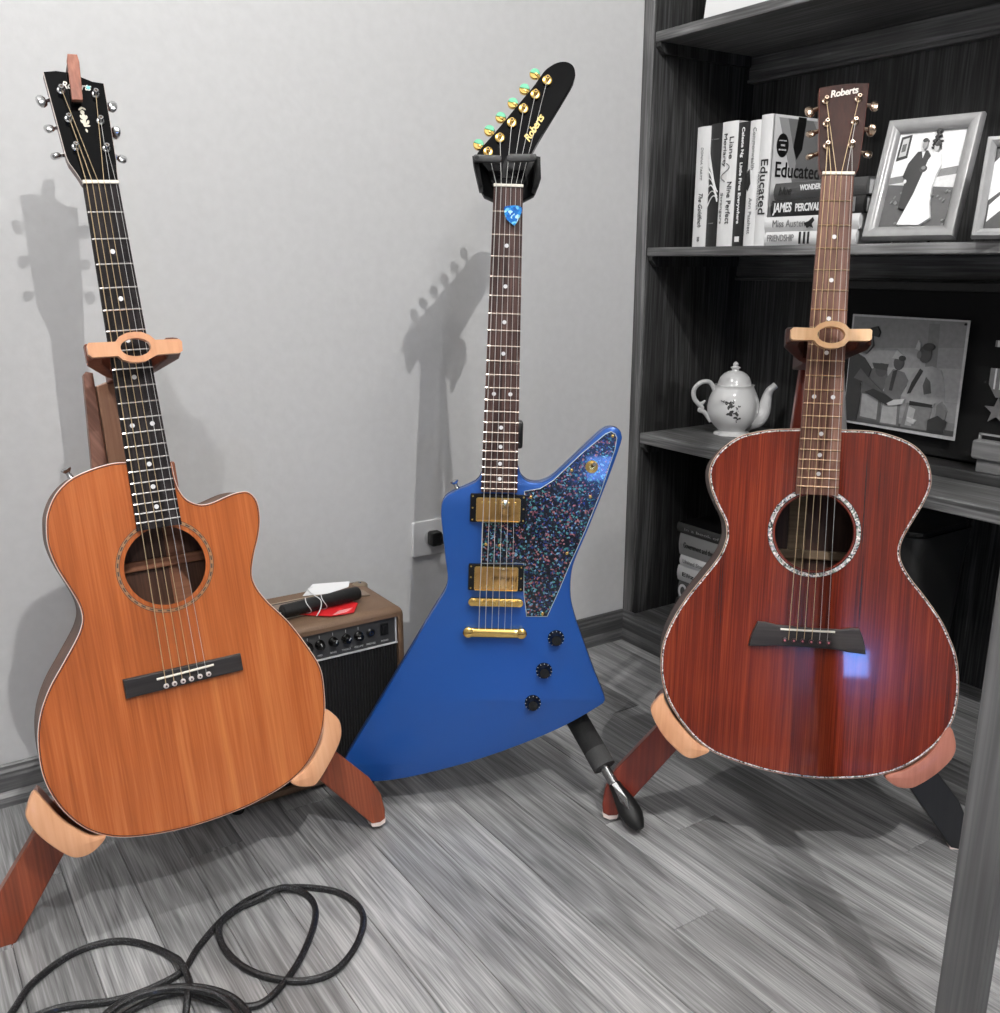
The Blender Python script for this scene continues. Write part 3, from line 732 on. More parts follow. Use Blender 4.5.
for u, h, s in [(-.42, .080, .4), (-.34, .079, .6), (-.26, .078, .8), (-.18, .077, 1.1), (-.13, .074, 1.3), (-.2, .070, 1.), (-.10, .080, .8), (-.14, .062, 1.2), (-.16, .058, 1.2), (-.08, .060, .8), (.0, .062, .9), (.06, .058, 1.1), (.03, .053, 1.), (.09, .050, .8), (.14, .052, .7), (.08, .070, .6), (.13, .074, .6), (.06, .066, .4), (.10, .046, .5)]:
    for q in range(3):
        uu = (u - .12) * 1.25 + r_.uniform(-.06, .06); hh = .060 + (h - .064) * 1.25 + r_.uniform(-.0025, .0025); a_ = r_.uniform(0, PI); L_ = .0042 * s
        pts = [on_body(uu + (math.cos(2 * PI * k / 6) * L_ * math.cos(a_) - math.sin(2 * PI * k / 6) * L_ * .45 * math.sin(a_)) / .053, hh + math.cos(2 * PI * k / 6) * L_ * math.sin(a_) + math.sin(2 * PI * k / 6) * L_ * .45 * math.cos(a_)) for k in range(6)]
        dec.add(pts, [tuple(range(6))])
dec.build('flower_decal', plain('decal_grey', g(50), .4), t)

# ------------------------------------------------------------------ grey post at the right
m_post = wood('grey_post', [g(66), g(98), g(130)], 'Z', 160., .02, 16., .5, bump=.1, distort=1.2)
t = empty('wooden_post', 'grey stained wooden post standing close at the right edge', 'post', Matrix.Translation((.889, .44, 0)))
MB().box((-.012, -.022, 0), (.012, .022, 1.25), .002).build('upright', m_post, t)
MB().box((.013, -.018, 0), (.019, .014, 1.25), .001).build('edge_bead', m_post, t)
MB().box((-.03, -.035, 1.25), (.03, .035, 1.27), .003).build('cap', m_post, t)

# ------------------------------------------------------------------ wall outlet
Mo = frame(Vector((.936, WY, .335)), (1, 0, 0), (0, 0, 1))
t = empty('wall_outlet', 'white double wall outlet plate behind the blue guitar', 'outlet', Mo)
m_ow = plain('outlet_white', g(228), .35)
MB().prism(rrect(-.058, -.037, .058, .037, .004), 0.0, .006, bev=.0018).build('cover_plate', m_ow, t)
for cx in (-.014, .03):
    MB().prism(circle(cx, 0, .017, 24), .006, .0075).build('socket', plain('outlet_socket', g(205), .4), t)
MB().lathe([(.003, .006), (.003, .0075)], 10, Matrix.Translation((.008, 0, 0))).build('screw', plain('dull_silver', g(150), .35, .8), t)
t = empty('power_plug', 'black power plug with cord pushed into the wall outlet', 'plug', Mo, (-.012, 0, .0075))
mb = MB(); mb.prism(rrect(-.026, -.014, .000, .016, .006), .0078, .030, bev=.004); mb.tube(catmull([(-.005, .0, .022), (.012, -.006, .026), (.024, -.014, .024)], 4), [.0105, .0105, .0105, .009, .009, .008, .007, .006, .005], 10); mb.build('plug_body', plain('plug_black', g(14), .4), t, smooth=True)
mb = MB(); mb.tube(catmull([(.020, -.011, .024), (.045, -.03, .03), (.06, -.12, .03), (.045, -.24, .03), (.02, -.30, .05), (-.06, -.325, .09), (-.15, -.328, .12), (-.24, -.30, .10)], 6), .0032, 8); mb.build('cord', plain('plug_black', g(14), .4), t, smooth=True)

# outlines in millimetres, in each guitar's own frame (origin at the nut, y towards the head)
L_BODY = [(-27.7,-356.1),(-45.9,-355.5),(-73.2,-360.3),(-98.3,-369.6),(-117.3,-385.8),(-129.5,-406.6),(-134.3,-426.1),(-135.8,-448.7),(-131,-475.2),(-120.6,-504.1),(-112.8,-527.8),(-111.5,-546.2),(-116.3,-560.8),(-124.7,-574.5),(-144.6,-601.1),(-162.5,-624.8),(-176.2,-649.2),(-185.1,-674.7),(-189.5,-704.7),(-189.3,-736),(-182.9,-764.7),(-170.7,-792.4),(-152.1,-817.7),(-128.8,-835.2),(-101,-846.1),(-62.6,-853.4),(-16,-856.7),(41.6,-854),(83.5,-846.4),(120.1,-834.7),(147.9,-816.3),(170.5,-787.1),(182.8,-754.7),(187.6,-720.1),(186.9,-684.5),(171.9,-647.6),(151.4,-608.9),(128,-576.6),(114.9,-552.8),(111.1,-532.3),(118.3,-505.5),(129.1,-479.3),(134.9,-455),(134.4,-432.5),(125.4,-418.7),(111.9,-416.6),(95,-419.6),(72.4,-425.7),(56.4,-425.4),(42,-417),(33.8,-403.6),(30,-386.9),(29.1,-362.8)]
R_BODY = [(-28.9,-356.9),(-63.5,-359.3),(-89.7,-364.3),(-112.6,-371.9),(-135,-389.3),(-148.6,-409.4),(-152,-427.8),(-147.9,-448.8),(-137.4,-472.5),(-125.9,-493.1),(-122,-511.2),(-123.4,-526.4),(-131.5,-548.1),(-150.7,-576.9),(-172.8,-608.9),(-191.6,-643.3),(-203.6,-677.5),(-206,-710.3),(-201.7,-739.2),(-190.6,-767.7),(-171.4,-795.6),(-148,-819.8),(-121.7,-837),(-86.4,-848.4),(-45.4,-857.7),(-7.9,-861.7),(28.9,-862.9),(64.4,-859.6),(94.2,-854.9),(123.9,-846),(147.1,-834.6),(169.8,-817.4),(191.8,-793.1),(207.4,-763.7),(212.5,-731.9),(211.8,-700.6),(206.1,-669.7),(196.1,-645.5),(181,-617.8),(157.7,-587.3),(136.3,-562),(123.6,-542),(119.6,-524.3),(122.7,-506.4),(133.7,-482.1),(148.4,-451.7),(155.2,-428),(152.1,-404.5),(141,-384.5),(120.3,-369.3),(85.9,-358.2),(57.3,-355.8),(30.3,-356.3)]
E_BODY = [(-28.3,-424.9),(-37.3,-439.4),(-73.4,-456.8),(-87.3,-469.5),(-90.2,-490.2),(-87.1,-519.1),(-81.3,-564.9),(-77.4,-594.3),(-81.9,-616.3),(-102.7,-652.9),(-151,-742.4),(-195.4,-823.2),(-240.7,-905.9),(-235.7,-917.4),(-222.6,-930.2),(-206.1,-937.3),(-186.4,-940.7),(-140.4,-933.4),(-91.3,-920.5),(-34.2,-902.9),(22.7,-881.1),(74.4,-858.5),(124.1,-833.1),(174.9,-800.1),(181.5,-793.1),(182,-784.5),(166,-748.5),(145.8,-697.7),(127.6,-650.1),(119.4,-617.4),(118.7,-584.7),(123.6,-558.6),(140.8,-512.7),(169.5,-429.4),(186.9,-372),(187.4,-359),(183.9,-351.4),(176.3,-347.3),(165.5,-348.5),(153.5,-356.9),(126.8,-384),(88,-423.4),(72.1,-434.1),(58.8,-437.6),(44.7,-435.6),(33.4,-425.8),(29.2,-413)]
E_GUARD = [(40.2,-451.2),(64.4,-446.4),(84.1,-433.2),(126.9,-389.7),(162.6,-358),(170.2,-354.7),(176.5,-357.6),(179.2,-363.7),(177,-382.4),(158.1,-449.9),(137,-509.6),(114.3,-567.5),(98.6,-610.9),(82.5,-651.2),(50.5,-652.1),(45.1,-615.9),(42.9,-565.3),(-24.5,-567.1),(-24.5,-502.5),(41.9,-500.6)]
E_HEAD = [(-46.9,47.8),(-21.2,81.1),(12.8,126.5),(34.1,154.9),(46.9,175),(55.5,184.1),(67.5,191.6),(80.7,193.7),(91.2,188.3),(95,176.9),(93,164.1),(78.6,135.9),(57.4,97.2),(44.7,73.9),(30.1,43.8),(24,25.4),(21.3,-0.8),(-20.7,-2.2),(-30.4,18.9),(-44,36.6)]
E_POSTS = [(-31.2,48.4),(-14.4,70.5),(2.5,94.4),(19.4,116.7),(36.4,139.3),(53.5,161.8)]
E_KN = [(-43,61.2),(-27.3,83.5),(-10.7,104.8),(6.8,127.4),(23.5,150),(38.5,174.4)]
L_HEAD = [(-21.4,-0.9),(-25.7,11.1),(-32.6,26.1),(-34.4,35.1),(-40.5,150.3),(-25,152.6),(-13.4,151.5),(4,145.5),(16.4,140),(29.7,138.3),(27.4,82.9),(24.5,27.1),(22.7,14.7),(21.7,-0.6)]
L_POSTS = [(-24.5,124.1),(-22.5,84.5),(-21.2,45.7),(16.4,120.8),(15.3,83),(15.6,44.5)]
L_KN = [(-50.7,116.7),(-48.4,78.7),(-47.4,40.9),(38.4,113.5),(35.5,76.2),(36.6,38.7)]
R_HEAD = [(-22,-1.8),(-25.1,7),(-26.1,18.1),(-28,132.1),(-8.6,136.1),(11.2,138.2),(39.6,139.1),(34.4,71),(27.9,12.7),(26,3.9),(23.2,-0.5)]
R_POSTS = [(-19.5,109.9),(-17.8,74.2),(-16.6,39.6),(25.3,112.7),(20.9,76.5),(16.6,41.2)]
R_KN = [(-41.7,102.4),(-39.2,67.7),(-39.1,32.5),(51.9,109.8),(48.2,72.3),(43.7,35.4)]
L_PINS=[(-26.8,-656.8),(-15.9,-656.3),(-4.6,-655.7),(6.5,-655.2),(17.9,-654.7),(29.6,-654.2)]
R_PINS=[(-32.4,-661.9),(-19.7,-661.7),(-7.5,-661.6),(4.6,-661.6),(16.6,-661.5),(28.9,-661.5)]
E_KNOBS=[(98.6,-687.3),(81.4,-742.1),(65.2,-797.0)]
E_SCREWS=[(173.1,-361.0),(111.8,-415.7),(142.9,-456.5),(110.1,-547.9),(75.2,-647.1),(49.8,-460.0),(-18.4,-536.8),(3.4,-537.9)]

# ================================================================== guitars
GM = {}
def gframe(x, back, o):
    x = Vector(x).normalized(); z = -Vector(back); z = (z - x * z.dot(x)).normalized(); y = z.cross(x)
    return frame(o, x, y)
GM['L'] = gframe((.9978, -.0574, .0322), (.0629, .9754, -.2115), (.2886, 1.3639, .9766))
GM['R'] = gframe((.7436, -.6684, -.0161), (.6499, .7283, -.2174), (1.1827, .9271, .998))
GM['E'] = gframe((.8391, -.5431, -.0314), (.5383, .8371, -.0975), (.8281, 1.2304, .9861))
def tilted(deg, z0=0., hinge=.004):
    c, s = math.cos(math.radians(deg)), math.sin(math.radians(deg))
    return lambda v: Vector((v[0], hinge + v[1] * c + v[2] * s, z0 - v[1] * s + v[2] * c))
def tiltM(deg, p, z0=0., hinge=.004):
    T = tilted(deg, z0, hinge); o = T(p)
    return frame(o, (1, 0, 0), T((p[0], p[1] + 1, p[2])) - o)
chrome = plain('nickel', g(200), .16, 1.); gold = plain('gold_plate', (246, 206, 122), .22, 1.); warmchrome = plain('warm_nickel', (205, 180, 158), .2, 1.)
ebony = wood('ebony', [(26, 24, 25), (46, 43, 43), (66, 62, 61)], 'X', 300., .04, 20., .45, spec=.3)
bone = plain('bone', (238, 232, 218), .35)
wound = plain('bronze_string', (232, 208, 168), .4, .7); steel = plain('steel_string', (225, 225, 222), .35, .5)
black_gloss = plain('black_lacquer', (7, 7, 8), .10, coat=0., spec=.22)
dot = plain('pearl_dot', (238, 238, 240), .3)

def fretboard(t, w0, w1, length, mat, scale, nfret, z=0., thick=.007, markers=(3, 5, 7, 9, 15, 17, 19), curve_end=0., dbl=(12,)):
    hw = lambda y: w0 + (w1 - w0) * (-y / length)
    mb = MB(); rings = []
    for k in range(9):
        y = -length * k / 8; h = hw(y)
        rings.append([Vector((-h, y, z - thick)), Vector((-h, y, z - .0012)), Vector((-h * .8, y, z - .0004)), Vector((0, y, z)), Vector((h * .8, y, z - .0004)), Vector((h, y, z - .0012)), Vector((h, y, z - thick))])
    mb.loft(rings); mb.build('fretboard', mat, t)
    fy = lambda n: -scale * (1 - 2 ** (-n / 12))
    for n in range(1, nfret + 1):
        y = fy(n); h = hw(y)
        MB().tube([(-h * .99, y, z - .0008), (-h * .8, y, z + .0002), (0, y, z + .0006), (h * .8, y, z + .0002), (h * .99, y, z - .0008)], .0011, 6).build('fret', FRET[0], t)
    for n in markers:
        y = (fy(n) + fy(n - 1)) / 2
        MB().lathe([(.0031, -.001), (.0031, .0003)], 16, Matrix.Translation((0, y, z))).build('fret_marker', dot, t)
    for n in dbl:
        y = (fy(n) + fy(n - 1)) / 2
        for sx in (-1, 1): MB().lathe([(.0031, -.001), (.0031, .0000)], 16, Matrix.Translation((sx * hw(y) * .48, y, z))).build('fret_marker', dot, t)
    return hw, fy
FRET = [plain('fret_wire', (215, 212, 208), .25, .7)]
def neck(t, w0, w1, y_end, length, depth, mat, z=-.007, heel=None, y0=.006):
    mb = MB(); rings = []; n = 12
    N = 14
    for k in range(N + 1):
        y = y0 + (y_end - y0) * k / N; h = (w0 + (w1 - w0) * (max(0, -y) / length)) - .0006
        d = depth
        if heel and k > N - 4: d = depth + (heel - depth) * ((k - (N - 4)) / 4) ** 1.6; 
        rings.append([Vector((-h * math.cos(PI * q / n) * (1 if d < .03 else 1 - .3 * math.sin(PI * q / n)), y, z - d * math.sin(PI * q / n) ** .8)) for q in range(n + 1)])
    mb.loft(rings); return mb.build('neck', mat, t, smooth=True)
def strings(t, xn, xs, xp, yn, ys, yp, zn, zs, zp, posts, order, tilt, mats, rad, hz=.0045):
    """six strings: post -> nut -> saddle -> pin/tail"""
    T = tilted(tilt)
    for i in range(6):
        a = i / 5 * 2 - 1
        px, py = posts[order[i]]
        pts = [T((px, py, hz)), Vector((a * xn, yn, zn)), Vector((a * xs, ys, zs)), Vector((a * xp, yp, zp))]
        MB().tube([pts[0], pts[1]], rad[i], 5, cap=False).tube([pts[1], pts[2]], rad[i], 5, cap=False).tube([pts[2], pts[3]], rad[i], 5).build('string', mats[i], t, smooth=True)
def tuner_set(t, posts, knobs, tilt, mpost, mknob, btn, base_r=.0052, kw=-.012, pearl=None):
    for i, ((px, py), (kx, ky)) in enumerate(zip(posts, knobs)):
        M = tiltM(tilt, (px, py, -.001))
        p = MB().lathe([(base_r, 0), (base_r, .0012), (base_r * .8, .0020), (.0031, .0022), (.0031, .0060), (.0026, .0064), (.0026, .0072), (.0034, .0082), (.0034, .0100), (.0026, .0108)], 16, M).build('tuning_post', mpost, t, smooth=True)
        MB().lathe([(.0017, .0106), (.0017, .0110)], 10, M).build('post_hole', plain('dark_slot', (60, 40, 16), .5), p)
        T = tilted(tilt); a = T((px, py, kw)); b = T((kx, ky, kw)); d = (b - a).normalized()
        s = MB().tube([a, b], .0021, 8).tube([a + d * ((b - a).length * .55), b], .0032, 8); s.build('tuner_shaft', mpost, p, smooth=True)
        M2 = axis_frame(b - d * .002, d)
        mb = MB(); L, W, H = btn
        ang = [0.2, .9, 1.4, -.3, .5, -.8][i]
        R = M2 @ Matrix.Rotation(ang, 4, 'Z')
        rings = []
        for z_, s_ in ((0, .35), (.001, .62), (L * .25, .9), (L * .55, 1.), (L * .8, .86), (L * .95, .5), (L, .2)):
            rings.append([R @ Vector((W / 2 * s_ * math.cos(2 * PI * k / 14), H / 2 * min(1., s_ * 1.15) * math.sin(2 * PI * k / 14), z_)) for k in range(14)])
        mb.loft(rings); mb.build('tuner_button', mknob, p, smooth=True)
        if pearl:
            c = b + d * (L * .5); nz = tiltM(tilt, (0, 0, 0)).to_3x3().col[2]
            F_ = frame(c + nz * .0022, d, nz.cross(d))
            q_ = [(.0074 * math.cos(a_), .0074 * math.sin(a_)) for a_ in [(-150 + 180 * k_ / 12) * PI / 180 for k_ in range(13)]]
            MB().prism(q_, 0, .0016, T=lambda v: F_ @ v, bev=.0004).build('pearl_reflection', pearl, p)  # green half disc: reflection on the button painted as green pearl
            MB().lathe([(.0066, -.0030), (.0080, -.002), (.0080, .0012), (.0070, .0022), (.001, .0024)], 20, frame(c, d, nz.cross(d))).build('tuner_disc', mknob, p, smooth=True)
def acoustic(key, cfg):
    t = empty('acoustic_guitar', cfg['label'], 'guitar', GM[key], (0, cfg['bottom'], -.05))
    body = smooth_outline(cfg['body'], 4); zt = -.007; dep = cfg['depth']
    hx, hy, hr = cfg['hole']
    hole = circle(hx, hy, hr, 64)
    mb = MB(); plate_hole(mb, body, hole, zt - .003, zt); mb.build('soundboard', cfg['top'], t)
    mb = MB(); ribbon(mb, offset(body, -.0004), offset(body, -.003), zt - dep, zt - .003); mb.build('sides', cfg['side'], t, smooth=True)
    MB().prism(offset(body, -.0002), zt - dep - .003, zt - dep).build('back', cfg['side'], t)
    mb = MB(); ribbon(mb, circle(hx, hy, hr + .010, 48), circle(hx, hy, hr + .001, 48), zt - .0055, zt - .003); mb.build('hole_lining', cfg['lining'], t)
    mb = MB().box((-.10, hy + cfg['brace'], zt - dep), (.10, hy + cfg['brace'] + .014, zt - dep + .010), .002); mb.build('back_brace', cfg['bracemat'], t)
    mb = MB().box((-.10, hy - .12, zt - dep), (.10, hy - .106, zt - dep + .010), .002); mb.build('back_brace', cfg['bracemat'], t)
    mb = MB().box((hx - .013 + cfg.get('strip', 0), hy - .15, zt - dep), (hx + .013 + cfg.get('strip', 0), hy + .13, zt - dep + .0022)); mb.build('centre_strip', cfg['bracemat'], t)
    # neck block inside
    MB().box((-.035, -.400, zt - dep + .001), (.035, -.362, zt - .004), .003).build('neck_block', cfg['lining'], t)
    # binding: rounded edge strip, then purfling line
    op = body
    mb = MB(); mb.tube([(p[0], p[1], zt - .0010) for p in op], cfg.get('bind_r', .0010), 6, closed=True); mb.build('binding', cfg['bind'], t, smooth=True)
    o1 = offset(body, -.0010); o2 = offset(body, -.0010 - cfg['purf_w'])
    mb = MB(); ribbon(mb, o1, o2, zt, zt + .0004); mb.build('purfling', cfg['purf'], t)
    mb = MB(); ribbon(mb, offset(body, .0009), offset(body, .0001), zt - .0060, zt - .0025); mb.build('dark_side_line', plain('black_line', (20, 16, 16), .4), t)
    # rosette
    for (r0, r1, m) in cfg['rosette']:
        mb = MB(); ribbon(mb, circle(hx, hy, r1, 72), circle(hx, hy, r0, 72), zt, zt + .0003); mb.build('rosette_ring', m, t)
    if cfg.get('dashes'):
        mb = MB(); r0, r1, n, m = cfg['dashes']
        for k in range(n):
            a = 2 * PI * k / n; da = PI / n * .55
            mb.prism([((hx + r * math.cos(b)), (hy + r * math.sin(b))) for r, b in ((r0, a - da), (r1, a - da), (r1, a + da), (r0, a + da))], zt + .0001, zt + .0005)
        mb.build('rosette_inlay', m, t, kind='stuff')
    # bridge
    bz = zt; mb = MB(); mb.prism(mm(cfg['bridge']), bz, bz + .008, bev=.0015); br = mb.build('bridge', cfg['bridge_mat'], t)
    s0, s1 = cfg['saddle']
    mb = MB(); mb.tube([(s0[0], s0[1], bz + .0085), ((s0[0] + s1[0]) / 2, (s0[1] + s1[1]) / 2, bz + .0095), (s1[0], s1[1], bz + .0085)], .0016, 8); mb.build('saddle', bone, br, smooth=True)
    for px, py in mm(cfg['pins']):
        pn = MB().lathe([(.0032, 0), (.0036, .0015), (.0034, .003), (.0020, .0038)], 12, Matrix.Translation((px, py, bz + .008))).build('bridge_pin', cfg['pin'], br, smooth=True)
        MB().lathe([(.0013, .0036), (.0013, .0042)], 8, Matrix.Translation((px, py, bz + .008))).build('pin_dot', cfg['pindot'], pn) if False else None
        MB().lathe([(.0014, 0), (.0014, .0045)], 8, Matrix.Translation((px, py, bz + .008))).build('pin_dot', cfg['pindot'], t)
    # neck and fretboard
    FRET[0] = cfg['fret']
    hw, fy = fretboard(t, .0215, cfg['w1'], cfg['fb_len'], cfg['fb'], cfg['scale'], 20)
    neck(t, .0215, cfg['w1'], -.362, cfg['fb_len'], .0145, cfg['neckmat'], heel=.055)
    MB().box((-.0218, .0, -.004), (.0218, .0045, .0022), .0008).build('nut', bone, t)
    tl = 13; T = tilted(tl)
    hd = mm(cfg['head'])
    mb = MB(); mb.prism(hd, -.016, -.0035, T=T); mb.build('headstock', cfg['neckmat'], t)
    mb = MB(); mb.prism(offset(hd, -.0002), -.0034, -.0018, T=T); mb.build('head_veneer', cfg['veneer'], t)
    mb = MB(); mb.tube([T((p[0], p[1], -.0036)) for p in hd], .0006, 5, closed=True); mb.build('head_edge_line', cfg['headline'], t)
    tuner_set(t, mm(cfg['posts']), [(x_ - (.006 if x_ > 0 else -.006), y_) for x_, y_ in mm(cfg['knobs'])], tl, chrome if key == 'L' else warmchrome, cfg['knobmat'], (.0125, .0175, .0085))
    mats = [wound] * 4 + [steel] * 2; rad = [.00062, .00055, .0005, .00045, .00035, .0003]
    ys = (s0[1] + s1[1]) / 2
    strings(t, .0178, .0268, .0268, .0022, ys, cfg['pins'][2][1] / 1000, .0030, bz + .0112, bz + .009, mm(cfg['posts']), cfg['order'], tl, mats, rad)
    for M in cfg['buttons']:
        MB().lathe([(.0045, 0), (.0035, .004), (.0035, .008), (.0065, .011), (.0070, .013), (.004, .0145)], 14, M).build('strap_button', chrome, t, smooth=True)
    MB().lathe([(.0045, 0), (.0035, .004), (.0035, .008), (.0065, .011), (.0070, .013), (.004, .0145)], 14, axis_frame((0, cfg['bottom'] + .001, -.052), (0, -1, 0))).build('strap_button', chrome, t, smooth=True)
    return t, T
cedar = wood('cedar_top', [(148, 74, 32), (184, 98, 47), (208, 124, 68)], 'Y', 420., .02, 60., .25, coat=.35, contrast=.95, distort=.6, glow=.3)
rose = wood('dark_side_wood', [(62, 40, 30), (98, 66, 50), (128, 90, 68)], 'Y', 300., .03, 12., .45, coat=.0, spec=.3)
redw = wood('redwood_top', [(60, 15, 7), (110, 35, 15), (150, 60, 30)], 'Y', 520., .014, 110., .16, coat=.7, contrast=1.05, distort=.5, glow=.3)
mahog = wood('mahogany_neck', [(60, 30, 22), (92, 50, 36), (120, 70, 50)], 'Y', 260., .03, 12., .3, coat=.3)
ebfb = wood('ebony_board', [(20, 18, 19), (36, 33, 34), (56, 51, 52)], 'Y', 300., .03, 60., .6, spec=.08, contrast=1.2)
rosefb = wood('rosewood_board', [(66, 40, 32), (112, 78, 66), (158, 120, 104)], 'Y', 420., .03, 90., .5, spec=.25, contrast=1.3)
rosefb_e = wood('rosewood_board_dark', [(36, 24, 22), (66, 46, 42), (98, 74, 68)], 'Y', 420., .03, 90., .5, spec=.25, contrast=1.3)
abalone = flakes('abalone', (70, 75, 72), [(235, 235, 228), (170, 180, 172), (210, 200, 205), (120, 130, 120), (245, 240, 235), (150, 160, 170), (200, 180, 180)], 380., thr=.12)
cream = plain('cream_binding', (226, 212, 204), .3)
black_line = plain('black_line', (20, 16, 16), .4)
tL, TL = acoustic('L', dict(label='orange cedar topped cutaway acoustic guitar on the left wooden stand', bottom=-.857, body=L_BODY, depth=.086, hole=(0, -.499, .0525),
    top=cedar, side=rose, lining=wood('inner_mahogany', [(84, 42, 26), (120, 66, 42), (150, 90, 60)], 'Y', 240., .03, 9., .6), brace=-.008, bracemat=wood('brace_wood', [(110, 66, 44), (150, 96, 66), (176, 120, 88)], 'X', 240., .03, 9., .6), strip=.03,
    bind=cream, purf=black_line, purf_w=.0009, rosette=[(.0580, .0586, black_line), (.0586, .0624, plain('rosette_wood', (168, 122, 84), .4)), (.0624, .0630, black_line)], dashes=(.0595, .0613, 34, plain('rosette_dark', (70, 62, 58), .4)),
    bridge=[(-78, -662), (77, -660.4), (77, -637), (-78, -636.5)], bridge_mat=ebony, saddle=((-.0370, -.6455), (.0385, -.6435)), pins=L_PINS, pin=plain('pin_cream', (214, 204, 200), .3), pindot=plain('pin_dot_dark', (60, 40, 40), .4),
    fret=plain('fret_wire', (215, 212, 208), .25, .7), fb=ebfb, w1=.0285, fb_len=.447, scale=.638, neckmat=mahog, head=L_HEAD, veneer=black_gloss, headline=cream, posts=L_POSTS, knobs=L_KN, knobmat=chrome, order=[2, 1, 0, 3, 4, 5],
    buttons=[axis_frame((-.094, -.3665, -.030), (-.35, 1, .0))]))
tR, TR = acoustic('R', dict(label='glossy dark red acoustic guitar with abalone edging, in front of the bookcase', bottom=-.863, body=R_BODY, depth=.086, hole=(.0005, -.5045, .0550),
    top=redw, side=wood('side_rosewood', [(40, 26, 22), (66, 42, 34), (92, 62, 50)], 'Y', 300., .03, 12., .45, coat=.0, spec=.3), lining=wood('inner_dark', [(20, 16, 14), (38, 30, 24), (56, 44, 36)], 'Y', 240., .03, 9., .6), brace=-.045, bracemat=wood('brace_pale', [(84, 68, 50), (112, 92, 70), (140, 118, 92)], 'X', 240., .03, 9., .6), strip=-.01,
    bind=plain('warm_binding', (190, 170, 150), .3), purf=abalone, purf_w=.0019, rosette=[(.0562, .0574, plain('rosette_red', (110, 45, 32), .3)), (.0590, .0645, abalone), (.0582, .0590, black_line), (.0645, .0652, black_line)],
    bridge=[(-82, -674), (-80, -662), (-76, -649), (-71, -638), (-60, -638), (-45, -641), (0, -642.5), (45, -642), (60, -639), (71, -639), (76, -650), (80, -663), (82, -675), (60, -674), (45, -671), (0, -670.5), (-45, -671), (-60, -673)], bridge_mat=ebony,
    saddle=((-.0390, -.6465), (.0370, -.6455)), pins=R_PINS, pin=plain('pin_dark', (60, 34, 38), .3), pindot=plain('pin_dot_rose', (214, 120, 130), .3),
    fret=plain('fret_gold', (214, 180, 148), .25, .8), fb=rosefb, w1=.0295, fb_len=.450, scale=.640, neckmat=mahog, head=R_HEAD, veneer=wood('head_rosewood', [(27, 13, 10), (42, 20, 15), (58, 30, 22)], 'Y', 300., .02, 12., .5, coat=.0, spec=.2), headline=plain('head_red_line', (110, 50, 35), .3), posts=R_POSTS, knobs=R_KN, knobmat=warmchrome, order=[2, 1, 0, 3, 4, 5],
    buttons=[]))
# headstock decorations
lettering('lettering', 'Roberts', .02, plain('pearl_white', (222, 216, 208), .5), tiltM(13, (.0052, .1245, -.0018)) @ Matrix.Rotation(math.radians(11), 4, 'Z'), tR, shear=.35, fit=.040, fith=.0110, bold=.0005, space=.92)
lettering('lettering', 'Roberts', .02, plain('pearl_white', (236, 232, 226), .3), tiltM(13, (-.0055, .132, -.0018)) @ Matrix.Rotation(math.radians(-3), 4, 'Z'), tL, shear=.35, fit=.036, fith=.010, bold=.0004, space=.92)
MB().prism(star(.0095, .131, .0035, .0017, 5), -.0017, -.0012, T=TL).build('turquoise_inlay', plain('turquoise', (120, 215, 215), .3), tL)
mb = MB()
for (cx, cy, rx, ry, ro) in [(-.0055, .1005, .0035, .0014, .7), (-.0020, .1010, .0035, .0013, -.6), (-.0042, .0955, .0028, .0030, 0), (-.0036, .0905, .0020, .0030, 0), (-.0064, .0890, .0018, .0030, .25), (-.0010, .0885, .0018, .0030, -.3), (-.0040, .0845, .0022, .0034, 0), (-.0070, .0825, .0015, .0028, .4), (.0000, .0815, .0016, .0034, -.35), (-.0038, .0785, .0026, .0036, 0), (-.0005, .0765, .0028, .0012, .2), (-.0036, .0700, .0013, .0026, .2)]:
    mb.prism(el(cx, cy, rx, ry, 10, ro), -.0017, -.0012, T=TL)
mb.build('floral_inlay', plain('inlay_cream', (214, 208, 190), .35), tL)

# wooden block clipped over the left headstock
t = empty('wooden_clip', 'small reddish wooden strip clipped on top of the black left headstock', 'clip', GM['L'], tuple(TL((-.006, .105, 0))))
m_clip = wood('clip_wood', [(96, 50, 38), (140, 84, 64), (172, 112, 88)], 'Y', 300., .04, 12., .4)
cl = [(-.0155, .1045), (-.0025, .1045), (.0030, .158), (.0022, .1685), (-.0095, .1685), (-.0118, .160)]
MB().prism(cl, .0060, .0120, T=TL, bev=.0008).build('front_strip', m_clip, t)
MB().prism([(-.0118, .158), (.0028, .158), (.0020, .168), (-.0095, .168)], -.020, .0060, T=TL).build('bridge_block', plain('clip_dark', (46, 16, 14), .4), t)
MB().prism([(p[0], p[1]) for p in cl], -.024, -.0185, T=TL, bev=.0008).build('rear_strip', m_clip, t)
MB().prism([(-.013, .1075), (-.003, .1075), (-.002, .118), (-.012, .118)], -.0016, .0058, T=TL).build('pad', plain('clip_pad', (14, 14, 14), .8), t)

